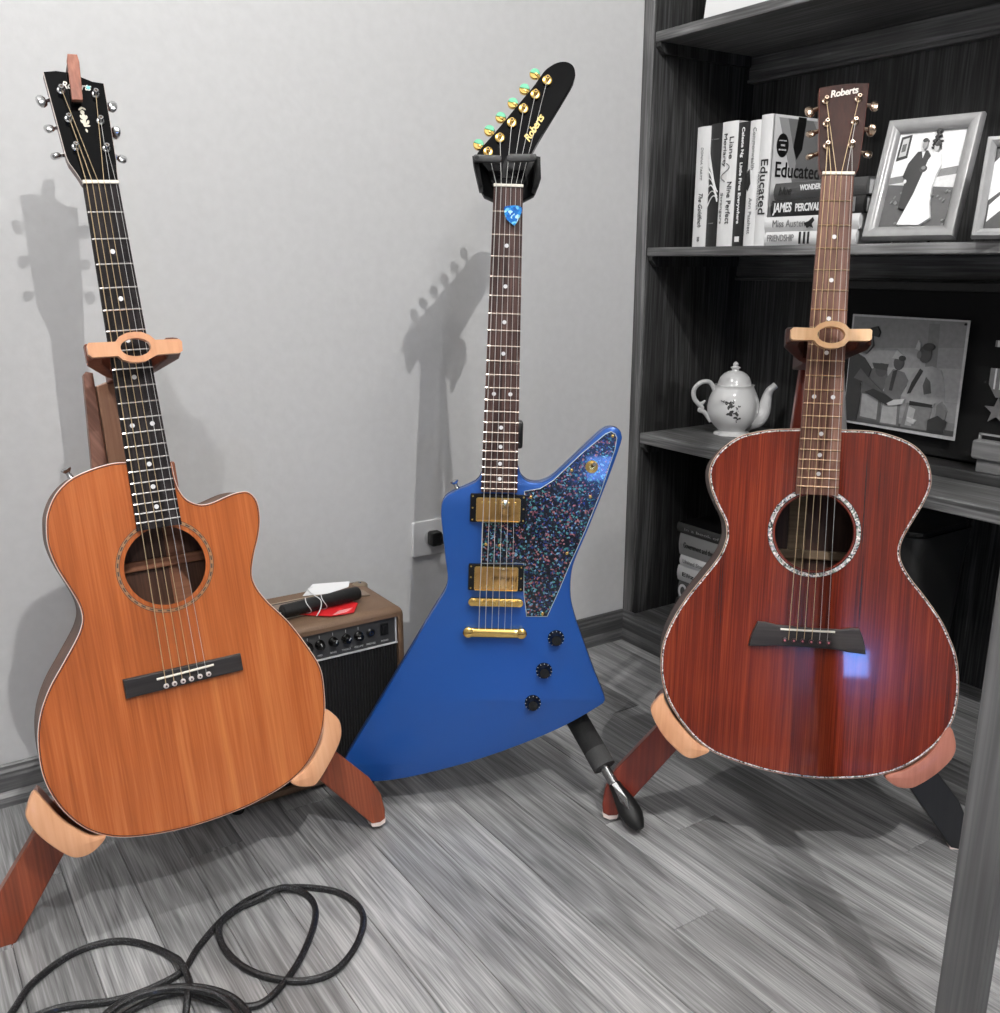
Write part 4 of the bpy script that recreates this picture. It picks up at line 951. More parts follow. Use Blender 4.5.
# ------------------------------------------------------------------ wooden A-frame stands
walnutL = wood('walnut_warm', [(92, 40, 22), (136, 66, 40), (170, 92, 60)], 'Y', 260., .02, 13., .3, coat=.3, rot=.0)
maple = wood('maple', [(206, 140, 100), (228, 168, 126), (240, 188, 148)], 'Y', 160., .08, 9., .35, coat=.2, contrast=.8)
mapleR = wood('maple_pink', [(150, 92, 76), (176, 112, 94), (192, 130, 110)], 'Y', 160., .08, 9., .35, coat=.2, contrast=.8)
mapleY = wood('maple_yellow', [(214, 160, 112), (232, 184, 136), (242, 202, 160)], 'Y', 160., .08, 9., .35, coat=.2, contrast=.8)
def wooden_stand(key, label, walnut, walnut2, legR, pads, ymat, bar, holec, yoke_y, dx, y_floor, pad_outs, leg_scale=1.):
    t = empty('guitar_stand', label, 'guitar stand', GM[key], (0, y_floor, -.11))
    z0 = -.096 if key == 'L' else -.126
    # mast: two upright boards side by side
    (la, lb, lm, rm, ra, rb) = leg_scale
    MB().prism([(lb, -.66), (lm - .004, -.66), (lm, -.2245), (la + .004, -.222), (la, -.226)], z0 - .046, z0 - .024, bev=.002).build('mast_board', walnut2, t)
    MB().prism([(lm - .003, -.66), (rb, -.66), (ra, -.226), (ra - .004, -.222), (lm + .001, -.243)], z0 - .044, z0 - .026, bev=.002).build('mast_board', legR['mast'], t)
    # splayed legs
    for s, m in ((-1, walnut), (1, legR['leg'])):
        poly = [(s * x_, y_floor + y_) for x_, y_ in [(.042, .355), (.218, .138), (.265, .081), (.280, .049), (.283, .022), (.281, .008), (.272, .004), (.258, .006), (.183, .104), (.002, .338)]]
        lg = MB().prism(poly, z0 - .022, z0 + .002, bev=.002).build('leg', m, t)
        MB().prism([(s * .282, y_floor + .009), (s * .272, y_floor + .0045), (s * .256, y_floor + .008), (s * .258, y_floor + .001), (s * .270, y_floor - .002), (s * .280, y_floor + .001)], z0 - .016, z0 + .001).build('foot_pad', plain('foot_pad_white', (232, 215, 208), .5), lg)
    # rear leg
    M = GM[key]; Mi = M.inverted()
    a = Vector((dx, -.50, z0 - .055)); wf = M @ Vector((dx, y_floor, z0)); hd = (M.to_3x3() @ Vector((0, 0, -1))); hd.z = 0; hd.normalize()
    wf = wf + hd * (.20 if key == 'L' else .34); wf.z = .006; b = Mi @ wf; d = (b - a)
    Mx = frame(a, (1, 0, 0), d)
    MB().box((-.022, -.02, -.009), (.022, d.length, .009), .002, M=Mx).build('rear_leg', legR.get('rear', walnut), t)
    # yoke: walnut arms round the neck, with a maple bar with an oval ring in front
    ya, yb = yoke_y - .010, yoke_y + .011
    for s in (-1, 1):
        pl = [(s * .050, .020), (s * .058, .012), (s * .058, -.002), (s * .030, -.050), (s * .022, -.060), (s * .022, z0 - .024), (s * .0, z0 - .024), (s * .0, -.040), (s * .025, -.036), (s * .040, .004), (s * .040, .020)]
        MB().prism(pl, ya, yb, T=lambda v: Vector((v.x + bar['dx'] + max(0, .0 - v.y) * bar.get('sl', 0), v.z - (.019 * min(1, max(0, (.02 - v.y) / .075)) if v.z < yoke_y else 0), v.y)), bev=.002).build('yoke_arm', legR['yoke'], t)
    mb = MB(); plate_hole(mb, bar['outline'], circle(bar['dx'], holec, .0185, 40, .0115), .0205, .0325); mb.build('lock_bar', ymat, t)
    # cradle arms with rounded maple pads
    for s, outl, pm in pad_outs:
        pd = MB().prism([tuple(v) for v in catmull(mm(outl), 4, closed=True)], -.020, -.004, bev=.003).build('cradle_pad', pm, t, smooth=True)
        cx = sum(p[0] for p in outl) / len(outl) / 1000; cyy = sum(p[1] for p in outl) / len(outl) / 1000
        q = [(cx + (v.x - cx) * .78, cyy - .004 + (v.y - cyy) * .78) for v in catmull(mm(outl), 2, closed=True)]
        MB().prism(q, z0, -.021).build('cradle_arm', walnut, t, smooth=True)
    return t
def ybar(s, k):
    return None
barL = [(-.052, -.2035), (-.020, -.2045), (-.015, -.1985), (-.006, -.1945), (.0035, -.1935), (.013, -.1945), (.022, -.1990), (.028, -.2055), (.058, -.2065), (.061, -.2105), (.060, -.2220), (.056, -.2245), (.028, -.2245), (.022, -.2270), (.013, -.2315), (.0035, -.2325), (-.006, -.2315), (-.015, -.2275), (-.020, -.2225), (-.050, -.2220), (-.0545, -.2180), (-.0545, -.2070)]
barR = [(-.0520, -.2185), (-.0240, -.2190), (-.0180, -.2130), (-.0100, -.2095), (-.0005, -.2085), (.0090, -.2095), (.0170, -.2130), (.0230, -.2190), (.0500, -.2180), (.0530, -.2205), (.0530, -.2320), (.0500, -.2345), (.0230, -.2350), (.0170, -.2420), (.0090, -.2455), (-.0005, -.2465), (-.0100, -.2455), (-.0180, -.2420), (-.0240, -.2355), (-.0520, -.2360), (-.0550, -.2335), (-.0550, -.2210)]
PAD_LL = [(-203, -752), (-214.5, -770), (-216.9, -784.8), (-205.1, -812.2), (-179.9, -844.5), (-164.1, -852.5), (-146.4, -849), (-131, -835), (-150, -828), (-176, -800), (-192, -770)]
PAD_LR = [(184, -750), (197, -758), (204.5, -774), (200.5, -797.2), (180.3, -825), (156, -850), (143.8, -851.6), (127.3, -846.1), (120, -836), (146, -822), (172, -792)]
PAD_RL = [(-201, -757), (-216, -775), (-214.3, -791), (-196.8, -818.7), (-173, -841), (-156.2, -849.5), (-141, -845), (-128, -835), (-150, -822), (-180, -792), (-196, -768)]
PAD_RR = [(202, -772), (213, -787), (213.5, -811.6), (193.5, -839), (164.8, -862), (147.2, -866), (133, -862), (122, -850), (150, -838), (180, -812)]
wal = dict(leg=walnutL, mast=wood('mast_pale', [(128, 88, 66), (160, 118, 92), (184, 142, 116)], 'Y', 180., .05, 12., .4), yoke=wood('yoke_walnut', [(80, 36, 24), (112, 58, 40), (140, 80, 58)], 'X', 240., .03, 10., .35, coat=.2))
wooden_stand('L', 'walnut and maple A-frame stand holding the orange cutaway guitar', walnutL, wood('mast_walnut', [(76, 44, 34), (116, 76, 60), (146, 104, 86)], 'Y', 260., .03, 12., .4, rot=-.5), wal, None, maple, dict(outline=barL, dx=.003), -.2130, -.213, 0., -.979, [(-1, PAD_LL, maple), (1, PAD_LR, maple)], (-.047, -.080, -.034, 0, .034, .05))
redwal = wood('walnut_red', [(62, 18, 10), (104, 34, 20), (136, 56, 34)], 'Y', 220., .03, 12., .3, coat=.4)
charcoal = wood('walnut_charcoal', [g(16), g(26), g(40)], 'Y', 260., .03, 12., .35, coat=.2)
wooden_stand('R', 'dark red and maple A-frame stand holding the red guitar', redwal, redwal, dict(leg=charcoal, rear=charcoal, mast=wood('mast_grey', [g(56), g(84), g(110)], 'Y', 260., .03, 12., .4), yoke=wood('yoke_dark', [(40, 16, 12), (66, 30, 22), (92, 46, 34)], 'X', 240., .03, 10., .35, coat=.2)), None, mapleY, dict(outline=barR, dx=-.001), -.2275, -.2270, .022, -.994, [(-1, PAD_RL, maple), (1, PAD_RR, mapleR)], (-.008, -.045, .022, 0, .054, .10))

# ================================================================== electric guitar
t = E = empty('electric_guitar', 'angular blue electric guitar with black headstock and gold hardware', 'guitar', GM['E'], (-.02, -.94, -.04))
m_blue = plain('blue_lacquer', (28, 84, 164), .34, .3, coat=.5)
ol = [tuple(p) for p in catmull(mm(E_BODY), 3)]
mb = MB(); mb.prism(ol, -.056, -.014, bev=.003); mb.build('body', m_blue, t, smooth=True)
mb = MB(); mb.tube([(p[0], p[1], -.035) for p in offset(ol, -.0002)], .0009, 5, closed=True); mb.build('edge_line', plain('deep_blue_line', (12, 20, 50), .4), t)
pearlM = flakes('black_pearl', (10, 12, 24), [(24, 32, 58), (38, 84, 96), (28, 46, 104), (116, 66, 78), (14, 18, 32), (66, 128, 124), (30, 34, 60), (150, 100, 96), (46, 58, 84), (100, 140, 165)], 380., .16, .5, .50)
gd = mm(E_GUARD)
mb = MB(); mb.prism(gd, -.0139, -.0118, bev=.0004); gp = mb.build('pickguard', pearlM, t)
mb = MB(); mb.tube([(p[0], p[1], -.0128) for p in offset(gd, .0004)], .0008, 5, closed=True); mb.build('guard_edge', plain('edge_white', (190, 200, 205), .4), gp)
for x_, y_ in mm(E_SCREWS): MB().lathe([(.0026, 0), (.0024, .001), (.001, .0015)], 10, Matrix.Translation((x_, y_, -.0118))).build('guard_screw', gold, gp, smooth=True)
def pickup(y0, y1, yc0, yc1, poles_y):
    rg = MB().prism(rrect(-.0445, y0, .0430, y1, .002), -.0139, -.0075, bev=.0008).build('pickup_ring', plain('black_plastic_gloss', g(12), .2), t)
    MB().prism(rrect(-.0345, yc0, .0335, yc1, .003), -.0075, -.0020, bev=.0012).build('pickup_cover', plain('gold_mirror', (240, 190, 120), .06, 1.), rg, smooth=True)
    mb = MB(); ribbon(mb, rrect(-.0350, yc0 - .0005, .0340, yc1 + .0005, .003), rrect(-.0336, yc0 + .0009, .0326, yc1 - .0009, .002), -.0072, -.0014); mb.build('cover_rim', gold, rg)
    for k in range(6): MB().lathe([(.0022, 0), (.0022, .001), (.0014, .0014)], 12, Matrix.Translation((-.0255 + .0102 * k, poles_y, -.0022))).build('pole_screw', gold, rg, smooth=True)
    for x_ in (-.0405, .0388):
        for y_ in (y0 + .004, (y0 + y1) / 2, y1 - .004): MB().lathe([(.0018, 0), (.0014, .001)], 8, Matrix.Translation((x_, y_, -.0075))).build('ring_screw', gold, rg)
pickup(-.5010, -.4560, -.4985, -.4615, -.469)
pickup(-.6108, -.5678, -.6090, -.5710, -.602)
# bridge
br = MB().prism(rrect(-.0435, -.6345, .0432, -.6215, .0062, 5), -.008, .0010, bev=.0015).build('bridge', gold, t, smooth=True)
for s in (-1, 1):
    MB().lathe([(.0052, -.0139), (.0052, -.0085), (.0062, -.008), (.0062, .0018), (.004, .0026)], 18, Matrix.Translation((s * .0373, -.628, 0))).build('bridge_post', gold, br, smooth=True)
for k in range(6): MB().box((-.0275 + .0102 * k, -.6325, .0005), (-.0205 + .0102 * k, -.6235, .0038), .0008).build('bridge_saddle', gold, br)
tp_ = MB()
rings = []
for x_ in [-.044, -.040, -.03, 0, .03, .040, .044]:
    rr_ = .0078 if abs(x_) < .042 else .0055
    rings.append([Vector((x_, -.6785 + rr_ * math.cos(2 * PI * k / 14), -.0035 + rr_ * .62 * math.sin(2 * PI * k / 14))) for k in range(14)])
tp_.loft(rings); tl_ = tp_.build('tailpiece', gold, t, smooth=True)
for s in (-1, 1): MB().lathe([(.0065, -.0139), (.0065, -.010), (.0075, -.009), (.0082, -.004), (.0082, .0008), (.006, .0025), (.001, .0028)], 20, Matrix.Translation((s * .0425, -.678, 0))).build('tailpiece_stud', gold, tl_, smooth=True)
for s in (-1, 1): MB().box((s * .0425 - .0055, -.6786, .0026), (s * .0425 + .0055, -.6774, .0031)).build('stud_slot', plain('dark_slot', (60, 40, 16), .5), tl_)
kb = plain('knob_black', g(10), .25)
for x_, y_ in mm(E_KNOBS):
    M = Matrix.Translation((x_, y_, -.0139))
    kn = MB().lathe([(.0132, 0), (.0132, .002), (.0118, .0045), (.0095, .0075), (.0088, .0150), (.0078, .0165), (.001, .0168)], 28, M).build('volume_knob', kb, t, smooth=True)
    mb = MB()
    for q in range(11):
        a = 2 * PI * (q + .5) / 12 - PI / 2 + .26
        mb.box((.0100, -.0004, .0034), (.0128, .0004, .0046), M=M @ Matrix.Rotation(a, 4, 'Z') @ Matrix.Translation((0, 0, .0004)))
    mb.build('knob_numbers', plain('knob_print', g(205), .4), kn)
M = Matrix.Translation((.1428, -.4095, -.0118))
sw_ = MB().lathe([(.0100, 0), (.0100, .001), (.0080, .0012), (.0078, .0030), (.0050, .0034), (.0030, .0034)], 24, M).build('switch_washer', gold, t, smooth=True)
MB().tube([M @ Vector((0, 0, .002)), M @ Vector((.0015, .004, .013)), M @ Vector((.002, .006, .019))], [.0018, .0026, .0030], 10).build('switch_tip', kb, sw_, smooth=True)
MB().lathe([(.0045, 0), (.0035, .004), (.0035, .008), (.0065, .011), (.0070, .013), (.004, .0145)], 14, axis_frame((-.066, -.452, -.030), (-.42, 1, 0))).build('strap_button', chrome, t, smooth=True)
# neck
FRET[0] = plain('fret_warm', (222, 205, 190), .25, .7)
fretboard(t, .0215, .0282, .452, rosefb_e, .621, 22, z=-.0, thick=.0135, markers=(3, 5, 7, 9, 15, 17, 19, 21))
neck(t, .0215, .0282, -.45, .452, .0205, black_gloss, z=-.006, heel=.045)
MB().box((-.0218, .0, -.004), (.0218, .0042, .0022), .0008).build('nut', bone, t)
TE = tilted(15)
hd = [tuple(p) for p in catmull(mm(E_HEAD), 3, closed=True)]
MB().prism(hd, -.017, -.003, T=TE, bev=.0012).build('headstock', black_gloss, t)
pearlg = plain('green_pearl_reflection', (120, 205, 165), .2, coat=.8)  # green of the reflection painted on the tuner discs
tuner_set(t, mm(E_POSTS), mm(E_KN), 15, gold, gold, (.0085, .0090, .0060), base_r=.0074, pearl=pearlg)
lettering('lettering', 'Roberts', .02, plain('gold_leaf', (232, 205, 130), .3, .3), tiltM(15, (.0355, .088, -.003)) @ Matrix.Rotation(math.radians(61), 4, 'Z'), t, shear=.35, fit=.046, fith=.0115, bold=.0005, space=.92)
MB().prism([(-.010, .010), (.010, .010), (.009, .030), (.004, .043), (0, .046), (-.004, .043), (-.009, .030)], -.003, -.0018, T=TE).build('truss_cover', plain('black_plastic_gloss', g(12), .2), t)
strings(t, .0178, .0255, .0255, .0022, -.628, -.674, .0030, .0042, -.001, mm(E_POSTS), [0, 1, 2, 3, 4, 5], 15, [steel] * 6, [.0006, .0005, .00045, .0004, .00035, .0003], hz=.004)
# pick between the strings
t = empty('guitar_pick', 'blue pearly pick tucked under the strings at the first fret', 'guitar pick', GM['E'], (.006, -.040, .006))
pk = [(-.0057, -.0311), (-.004, -.0283), (.002, -.0269), (.009, -.0264), (.016, -.0268), (.0200, -.0290), (.0210, -.0325), (.0190, -.0403), (.0150, -.0485), (.0112, -.0545), (.0095, -.0550), (.004, -.0512), (-.0010, -.0470), (-.0046, -.0400)]
MB().prism(pk, .0046, .0056, bev=.0003).build('pick_body', flakes('blue_pearl', (24, 110, 196), [(40, 140, 220), (120, 205, 240), (20, 90, 180), (70, 170, 230), (190, 232, 246)], 260., .2, .8, .45), t)

# ------------------------------------------------------------------ black tubular stand
ME = GM['E']; MEi = ME.inverted()
t = empty('guitar_stand', 'black tubular stand with foam legs holding the blue electric guitar', 'guitar stand', Matrix.Translation((.825, 1.26, 0)))
tub = plain('black_tube', g(14), .35); rub = plain('black_rubber', g(16), .55); foam = painted('black_foam', g(26), .9, 300., .2, .3); foam2 = painted('foam_end', g(62), .85, 300., .1, .2)
OFF[t.name] = Vector((-.825, -1.26, 0))
W = lambda p: ME @ Vector(p)
hub = W((.030, -.66, -.205)); ytop = W((-.003, .012, -.055))
MB().tube([hub, hub.lerp(ytop, .55)], .0125, 14).build('lower_mast', tub, t, smooth=True)
MB().tube([hub.lerp(ytop, .5), ytop], .0085, 12).build('upper_mast', tub, t, smooth=True)
c1 = W((.0215, -.348, -.075)); MB().box((-.012, -.022, -.012), (.0155, .022, .030), .004, M=frame(W((.020, -.366, -.072)), ME.to_3x3().col[0], ME.to_3x3().col[1])).build('clutch', tub, t, smooth=True)
MB().lathe([(.021, -.035), (.024, -.03), (.024, .03), (.021, .035)], 18, axis_frame(hub, ytop - hub)).build('hub', tub, t, smooth=True)
legs = [Vector((.917, .985, 0)), Vector((.575, 1.325, 0)), Vector((.99, 1.53, 0))]
hub0 = hub
for i, ft in enumerate(legs):
    hub = hub0 if i else W((.036, -.695, -.213))
    d = (ft - hub).normalized(); L_ = (ft - hub).length
    e = ft + Vector((0, 0, .016)); 
    lg = MB().tube([hub, hub + (e - hub) * .86], .0105 if i else .0075, 12).build('leg', tub, t, smooth=True)
    a = hub + (e - hub) * .815; b = e
    dd = (b - a); n_ = 8
    MB().tube([a + dd * (k / n_) for k in range(n_ + 1)], [.010, .0112, .0135, .0160, .0178, .0182, .0172, .0135, .0070], 14, flat=.92).build('rubber_foot', rub, lg, smooth=True)
    if i == 0:
        f0, f1 = hub + (e - hub) * .42, hub + (e - hub) * .74
        MB().tube([f0, f1], .0190, 20).build('foam_sleeve', foam, lg, smooth=True)
        MB().tube([f1 - (f1 - f0).normalized() * .03, f1 + (f1 - f0).normalized() * .002], .0193, 20).build('foam_end', foam2, lg, smooth=True)
        MB().tube([f1, hub + (e - hub) * .845], .0085, 12).build('chrome_rod', plain('rod_grey', g(150), .25, .9), lg, smooth=True)
        n0 = (Vector((0, 0, .88)) - a); n0 = (n0 - d * n0.dot(d)).normalized()
        mb = MB(); sd = d.cross(n0)
        pts = [a + dd * .02 + n0 * .0125 - sd * .004, a + dd * .02 + n0 * .0125 + sd * .004, a + dd * .42 + n0 * .0190 + sd * .006, a + dd * .62 + n0 * .0188, a + dd * .42 + n0 * .0190 - sd * .006]
        mb.add(pts + [p - n0 * .004 for p in pts], [(0, 1, 2, 3, 4), (9, 8, 7, 6, 5)] + [(k, (k + 1) % 5, 5 + (k + 1) % 5, 5 + k) for k in range(5)]); mb.build('metal_tip', plain('rod_grey', g(150), .25, .9), lg)
# yoke
YM = ME
back = [(-.049, .040), (.040, .043), (.046, .037), (.047, .012), (.040, -.004), (.024, -.013), (-.021, -.014), (-.036, -.008), (-.044, .006), (-.052, .036)]
MB().prism(back, -.062, -.033, T=lambda v: YM @ v, bev=.003).build('yoke_back', plain('yoke_black', g(8), .5, spec=.2), t, smooth=True)
for pl in ([(-.054, .040), (-.047, .040), (-.044, .030), (-.037, -.003), (-.043, -.003), (-.052, .030)], [(.0375, .043), (.045, .042), (.047, .012), (.041, -.004), (.035, -.002), (.0375, .028)]):
    MB().prism(pl, -.045, .010, T=lambda v: YM @ v, bev=.002).build('yoke_arm', plain('yoke_black', g(8), .5, spec=.2), t, smooth=True)
gate = plain('gate_grey', g(58), .55)
MB().prism(rrect(-.0530, .0300, -.0110, .0400, .0048, 5), .010, .021, T=lambda v: YM @ v, bev=.002).build('gate_arm', gate, t, smooth=True)
MB().prism([(-.0035, .0335), (.0005, .0315), (.0370, .0340), (.0400, .0385), (.0375, .0435), (.0010, .0425), (-.0030, .0395)], .010, .021, T=lambda v: YM @ v, bev=.002).build('gate_arm', gate, t, smooth=True)
for p in ((-.047, .035), (.032, .0388)): MB().lathe([(.0032, .0), (.0032, .0008)], 14, YM @ Matrix.Translation((p[0], p[1], .021))).build('gate_pin', plain('gate_pin_black', g(15), .3), t)

# ================================================================== amplifier
Ma = Matrix.Translation((.545, 1.39, 0))
t = amp = empty('guitar_amplifier', 'small brown practice amplifier with black ribbed grille behind the blue guitar', 'amplifier', Ma)
OFF[t.name] = Vector((-.545, -1.39, 0))
AX0, AX1, AY0, AY1, AZ0, AZ1 = .385, .721, 1.39, 1.555, .010, .306
tolex = painted('brown_vinyl', (112, 88, 68), .55, 500., .12, .3)
def ringbox(x0, x1, z0, z1, r): return [(x, z) for x, z in rrect(x0, z0, x1, z1, r, 5)]
mb = MB(); th = .014
o_ = rrect(AX0, AZ0, AX1, AZ1, .016, 5); i_ = rrect(AX0 + th, AZ0 + .016, AX1 - th, AZ1 - .016, .003, 5)
ribbon(mb, o_, i_, 0, AY1 - AY0 - .012, T=lambda v: Vector((v.x, AY0 + .012 + v.z, v.y)))
ribbon(mb, [(p[0], p[1]) for p in offset(o_, -.008)], i_, 0, .012, T=lambda v: Vector((v.x, AY0 + v.z, v.y)))
rings = [[Vector((p[0], AY0 + y_, p[1])) for p in offset(o_, -d)] for d, y_ in ((.009, -.0002), (.005, .0012), (.002, .004), (.0003, .0085), (-.0003, .013))]
mb.loft(rings, cap=False)
mb.build('cabinet', tolex, t, smooth=True)
MB().box((AX0 + .005, AY1 - .004, AZ0 + .005), (AX1 - .005, AY1, AZ1 - .005)).build('back_panel', plain('amp_back', g(14), .8), t)
PZ0, PZ1 = .241, .2895
gr = MB().box((AX0 + th, AY0 + .008, AZ0 + .016), (AX1 - th, AY0 + .014, PZ0)).build('grille', plain('grille_cloth', g(8), .9), t)
mb = MB(); xx = AX0 + th + .001
while xx < AX1 - th - .002: mb.box((xx, AY0 + .006, AZ0 + .017), (xx + .0022, AY0 + .0085, PZ0 - .001)); xx += .0055
mb.build('grille_ribs', plain('grille_rib', g(20), .7), gr, kind='stuff')
cp = MB().box((AX0 + th, AY0 + .006, PZ0), (AX1 - th, AY0 + .012, PZ1 + .002)).build('control_panel', painted('panel_grey', g(62), .45, 200., .05, .05), t)
mb = MB(); mb.box((AX0 + th, AY0 + .0035, PZ0 - .0012), (AX1 - th + .001, AY0 + .0065, PZ0 + .0012)); mb.box((AX1 - th - .0035, AY0 + .0035, PZ0), (AX1 - th - .0015, AY0 + .0065, PZ1)); mb.build('white_trim', plain('trim_white', g(205), .5), cp)
pw = plain('panel_print', g(190), .5)
kx = [.492, .518, .544, .562, .587, .611, .633]
kx = [.493, .518, .5425, .5635, .5875, .611, .634]
for i, x_ in enumerate(kx):
    M = frame((x_, AY0 + .006, .2680), (1, 0, 0), (0, 0, 1))
    kn = MB().lathe([(.0085, 0), (.0085, .0025), (.0066, .0045), (.0060, .0115), (.0050, .0125)], 20, M).build('control_knob', plain('knob_black', g(10), .25), cp, smooth=True)
    a = [.5, -.3, .6, .35, -.4, -.7, 1.35][i]
    MB().box((-.0006, .001, .0118), (.0006, .0062, .0133), M=M @ Matrix.Rotation(a, 4, 'Z')).build('pointer', pw, kn)
    MB().box((x_ - .0004, AY0 + .0052, .2790), (x_ + .0004, AY0 + .0062, .2840)).build('knob_tick', pw, cp)
for i, (x_, s_) in enumerate(zip(kx[1:] + [.657, .6835], ['GAIN', 'DRIVE', 'MID', 'BASS', 'TREBLE', 'VOLUME', 'PHONES', 'POWER'])):
    lettering('panel_lettering', s_, .004, pw, frame((x_, AY0 + .0058, .2485), (1, 0, 0), (0, 0, 1)), cp, fit=.0028 * len(s_), fith=.0030)
M = frame((.6570, AY0 + .006, .2685), (1, 0, 0), (0, 0, 1))
mb = MB().lathe([(.0080, 0), (.0080, .002), (.0062, .0035), (.0040, .0035)], 20, M); mb.build('headphone_jack', plain('jack_black', g(22), .3), cp, smooth=True)
mb = MB(); ribbon(mb, circle(0, 0, .0040, 20), circle(0, 0, .0022, 20), .0032, .0042, T=lambda v: M @ v); mb.build('jack_ring', chrome, cp)
MB().box((.6755, AY0 + .0045, .2590), (.6905, AY0 + .0062, .2800), .0006).build('switch_bezel', plain('black_plastic', g(18), .4), cp)
MB().box((.6790, AY0 + .0015, .2620), (.6870, AY0 + .0050, .2770), .0012).build('power_switch', plain('switch_black', g(30), .3), cp)
for x_ in (AX0, AX1):
    for y_ in (AY1 - .02, ):
        s = 1 if x_ == AX1 else -1
        M = Matrix.Translation((x_ - s * .014, y_ + .006, AZ1 - .002))
        cc = MB().lathe([(.0150, -.006), (.0148, .0005), (.0120, .0032), (.006, .0042)], 20, M).build('corner_cap', plain('cap_bronze', (150, 135, 115), .35, .6), t, smooth=True)
        MB().lathe([(.003, .0040), (.0025, .0056), (.001, .006)], 10, M).build('cap_screw', chrome, cc)
for x_ in (AX0 + .025, AX1 - .025):
    for y_ in (AY0 + .02, AY1 - .025): MB().lathe([(.010, 0), (.011, .003), (.011, .0105)], 14, Matrix.Translation((x_, y_, 0))).build('rubber_foot', rub, t)
# oval handle recess and leather strap
ov = rrect(.470, 1.440, .664, 1.522, .036, 8)
ov = [(p[0] + (p[1] - 1.48) * .1, p[1]) for p in ov]
hp = MB().prism(ov, AZ1, AZ1 + .0012).build('handle_plate', plain('plate_brown', (60, 48, 40), .5), t)
mb = MB(); ribbon(mb, ov, offset(ov, -.002), AZ1 + .0010, AZ1 + .0020); mb.build('plate_line', plain('line_tan', (175, 160, 140), .5), hp)
mb = MB()
for k in range(5): mb.box((.548 + .006 * k, 1.445, AZ1 + .0012), (.549 + .006 * k, 1.463, AZ1 + .0016))
for k in range(4): mb.box((.500, 1.497 + .005 * k, AZ1 + .0012), (.530, 1.498 + .005 * k, AZ1 + .0016))
mb.build('plate_print', plain('line_tan', (175, 160, 140), .5), hp)
pts = [(.490, .004), (.505, .005), (.54, .006), (.63, .007), (.665, .006), (.680, .004), (.694, .0025)]
mb = MB(); rings = []
for x_, z_ in pts: rings.append([Vector((x_, 1.470, AZ1 + z_)), Vector((x_, 1.502, AZ1 + z_)), Vector((x_, 1.502, AZ1 + z_ - .0025)), Vector((x_, 1.470, AZ1 + z_ - .0025))])
mb.loft(rings); hl = mb.build('handle', painted('handle_leather', (128, 112, 98), .5, 200., .1, .2), t)
mb = MB().lathe([(.0045, 0), (.004, .002), (.001, .0028)], 12, Matrix.Translation((.682, 1.49, AZ1 + .003))); mb.build('handle_screw', chrome, hl)
# rolled black strap with tags on top
Mr = frame(Vector((.592, 1.447, AZ1 + .0160)), (1, .12, 0), (-.12, 1, 0))
t = empty('rolled_strap', 'black rolled strap lying across the top of the amplifier', 'strap', Mr, (0, 0, -.0115))
mb = MB(); 
rr = [Vector((0, .0125 * math.cos(2 * PI * k / 20), .0115 * math.sin(2 * PI * k / 20))) for k in range(20)]
mb.loft([[p + Vector((x_, 0, 0)) * 1 for p in [q * s_ for q in rr]] for x_, s_ in ((-.075, .82), (-.073, 1), (.070, 1), (.073, .88))]); mb.build('roll', painted('strap_black', g(14), .6, 300., .3, .3), t, smooth=True)
for x_ in (-.03, .0): MB().tube([Vector((x_ + .004 * math.sin(a_ * 2), .0135 * math.cos(a_), .0128 * math.sin(a_))) for a_ in [2 * PI * k / 18 for k in range(18)]], .0008, 5, closed=True).build('tie', plain('string_white', g(220), .6), t)
mb = MB(); mb.tube([(-.076, 0, 0), (-.083, .003, .004), (-.088, -.003, .002), (-.080, -.007, 0)], .0022, 6); mb.build('buckle', chrome, t)
t = empty('hang_tag', 'red card tag under the black roll on the amplifier', 'tag', Matrix.Translation((.600, 1.436, AZ1 + .0024)))
mr = MB().prism([(-.052, .010), (-.01, -.028), (.030, -.034), (.056, .004), (.046, .030), (-.034, .045)], 0, .0008, T=lambda v: v); mr.build('card', plain('tag_red', (214, 34, 40), .5), t)
mb = MB()
for k in range(5): mb.box((-.004 + .004 * k, -.026 + .003 * k, .0008), (.022 + .004 * k, -.0245 + .003 * k, .0010))
mb.build('tag_print', plain('tag_print_pink', (240, 190, 190), .5), t)
t = empty('hang_tag', 'white folded card tag tied on top of the black roll', 'tag', Matrix.Translation((.606, 1.452, AZ1 + .0260)))
MB().prism([(-.044, .004), (-.020, .026), (.046, .016), (.040, .004), (.0, -.002)], 0, .0010, T=lambda v: Vector((v.x, v.y * .6, v.z + .002 + .55 * v.y))).build('card', plain('tag_white', g(232), .5), t)
MB().tube(catmull([(-.022, .012, .014), (-.032, .008, .012), (-.028, -.004, .006), (-.020, -.016, -.002), (-.024, -.024, -.014), (-.036, -.034, -.022)], 5), .0009, 5).build('string_loop', plain('string_white', g(220), .6), t)

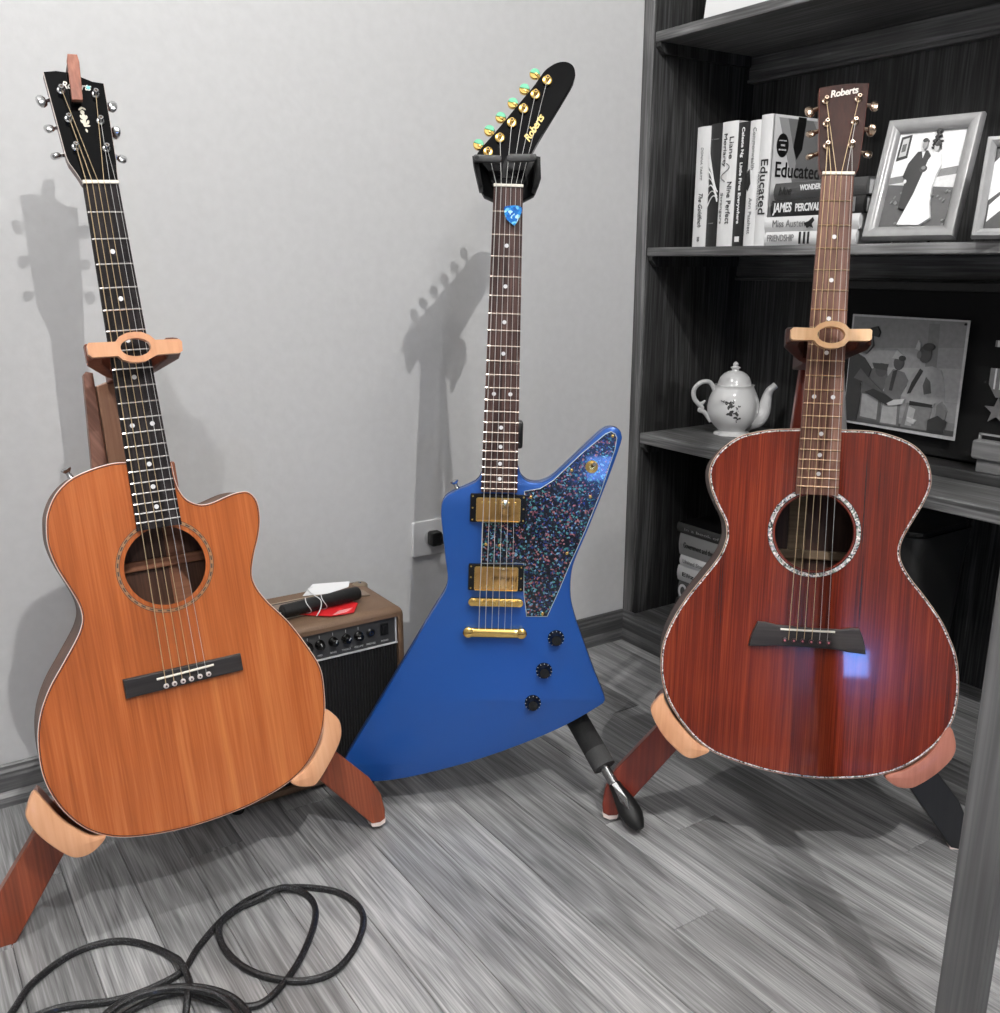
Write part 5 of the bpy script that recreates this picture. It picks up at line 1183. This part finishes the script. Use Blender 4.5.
# ================================================================== cable on the floor
t = empty('instrument_cable', 'black braided instrument cable lying in loops on the floor at the lower left', 'cable', Matrix.Translation((.33, 1.06, 0)))
OFF[t.name] = Vector((-.33, -1.06, 0))
m_cab = flakes('braided_cable', (14, 14, 15), [(16, 16, 17), (22, 22, 24), (60, 60, 64), (12, 12, 12)], 700., .5, .1, .5)
r_ = .0045
P1 = [(-.02, 1.09), (.02, 1.098), (.081, 1.101), (.142, 1.076), (.186, 1.072), (.227, 1.081), (.256, 1.113), (.304, 1.153), (.356, 1.175), (.404, 1.168), (.452, 1.128), (.469, 1.087), (.465, 1.046), (.434, 1.003), (.394, .975), (.359, .975), (.326, .997), (.297, 1.039), (.285, 1.094), (.292, 1.133), (.324, 1.160), (.369, 1.163), (.405, 1.158), (.42, 1.132), (.415, 1.095), (.388, 1.051), (.345, 1.003), (.298, .973), (.271, .979), (.245, 1.005), (.21, 1.045), (.17, 1.05), (.12, 1.03), (.08, .98), (.09, .92), (.15, .88), (.22, .89), (.26, .93)]
P2 = [(.0, 1.04), (.005, 1.07), (.018, 1.099), (.038, 1.129), (.065, 1.165), (.119, 1.194), (.175, 1.183), (.216, 1.130), (.228, 1.072), (.222, 1.030), (.19, .97), (.14, .94), (.10, .96)]
P3 = [(.09, 1.0), (.12, 1.04), (.154, 1.058), (.191, 1.053), (.231, 1.031), (.262, .990), (.268, .94), (.24, .90), (.18, .875), (.12, .89)]
P4 = [(.085, .985), (.115, 1.025), (.152, 1.044), (.193, 1.040), (.226, 1.018), (.250, .985), (.255, .94), (.23, .905), (.18, .89)]
def heights(P, base, bumps=()):
    return [Vector((p[0], p[1], base + sum(h * math.exp(-(((p[0] - bx) ** 2 + (p[1] - by) ** 2) / .0009)) for bx, by, h in bumps))) for p in P]
def cab(P, base, bumps, first=0):
    sm = catmull([(p[0], p[1], 0) for p in P], 6); n = len(sm); out = []
    for i, p in enumerate(sm):
        z_ = base + sum(h * math.exp(-(((p.x - bx) ** 2 + (p.y - by) ** 2) / .0006)) for bx, by, h, lo, hi in bumps if lo <= i / n <= hi)
        out.append(Vector((p.x, p.y, z_)))
    return out
mb = MB()
mb.tube(cab(P1, r_, [(.388, 1.168, .009, .52, .66), (.375, .975, .010, .64, .75), (.24, 1.05, .009, .75, 1), (.285, 1.14, .009, .48, .56), (.255, .96, .008, .78, 1)]), r_, 8)
mb.build('cable', m_cab, t, smooth=True)
MB().tube(cab(P2, r_, [(.225, 1.085, .010, 0, 1), (.215, 1.02, .017, .5, 1), (.06, 1.10, .0, 0, 0)]), r_, 8).build('cable', m_cab, t, smooth=True)
MB().tube(cab(P3, r_ * 3.2, []), r_, 8).build('cable', m_cab, t, smooth=True)
MB().tube(cab(P4, r_ * 5., []), r_, 8).build('cable', m_cab, t, smooth=True)
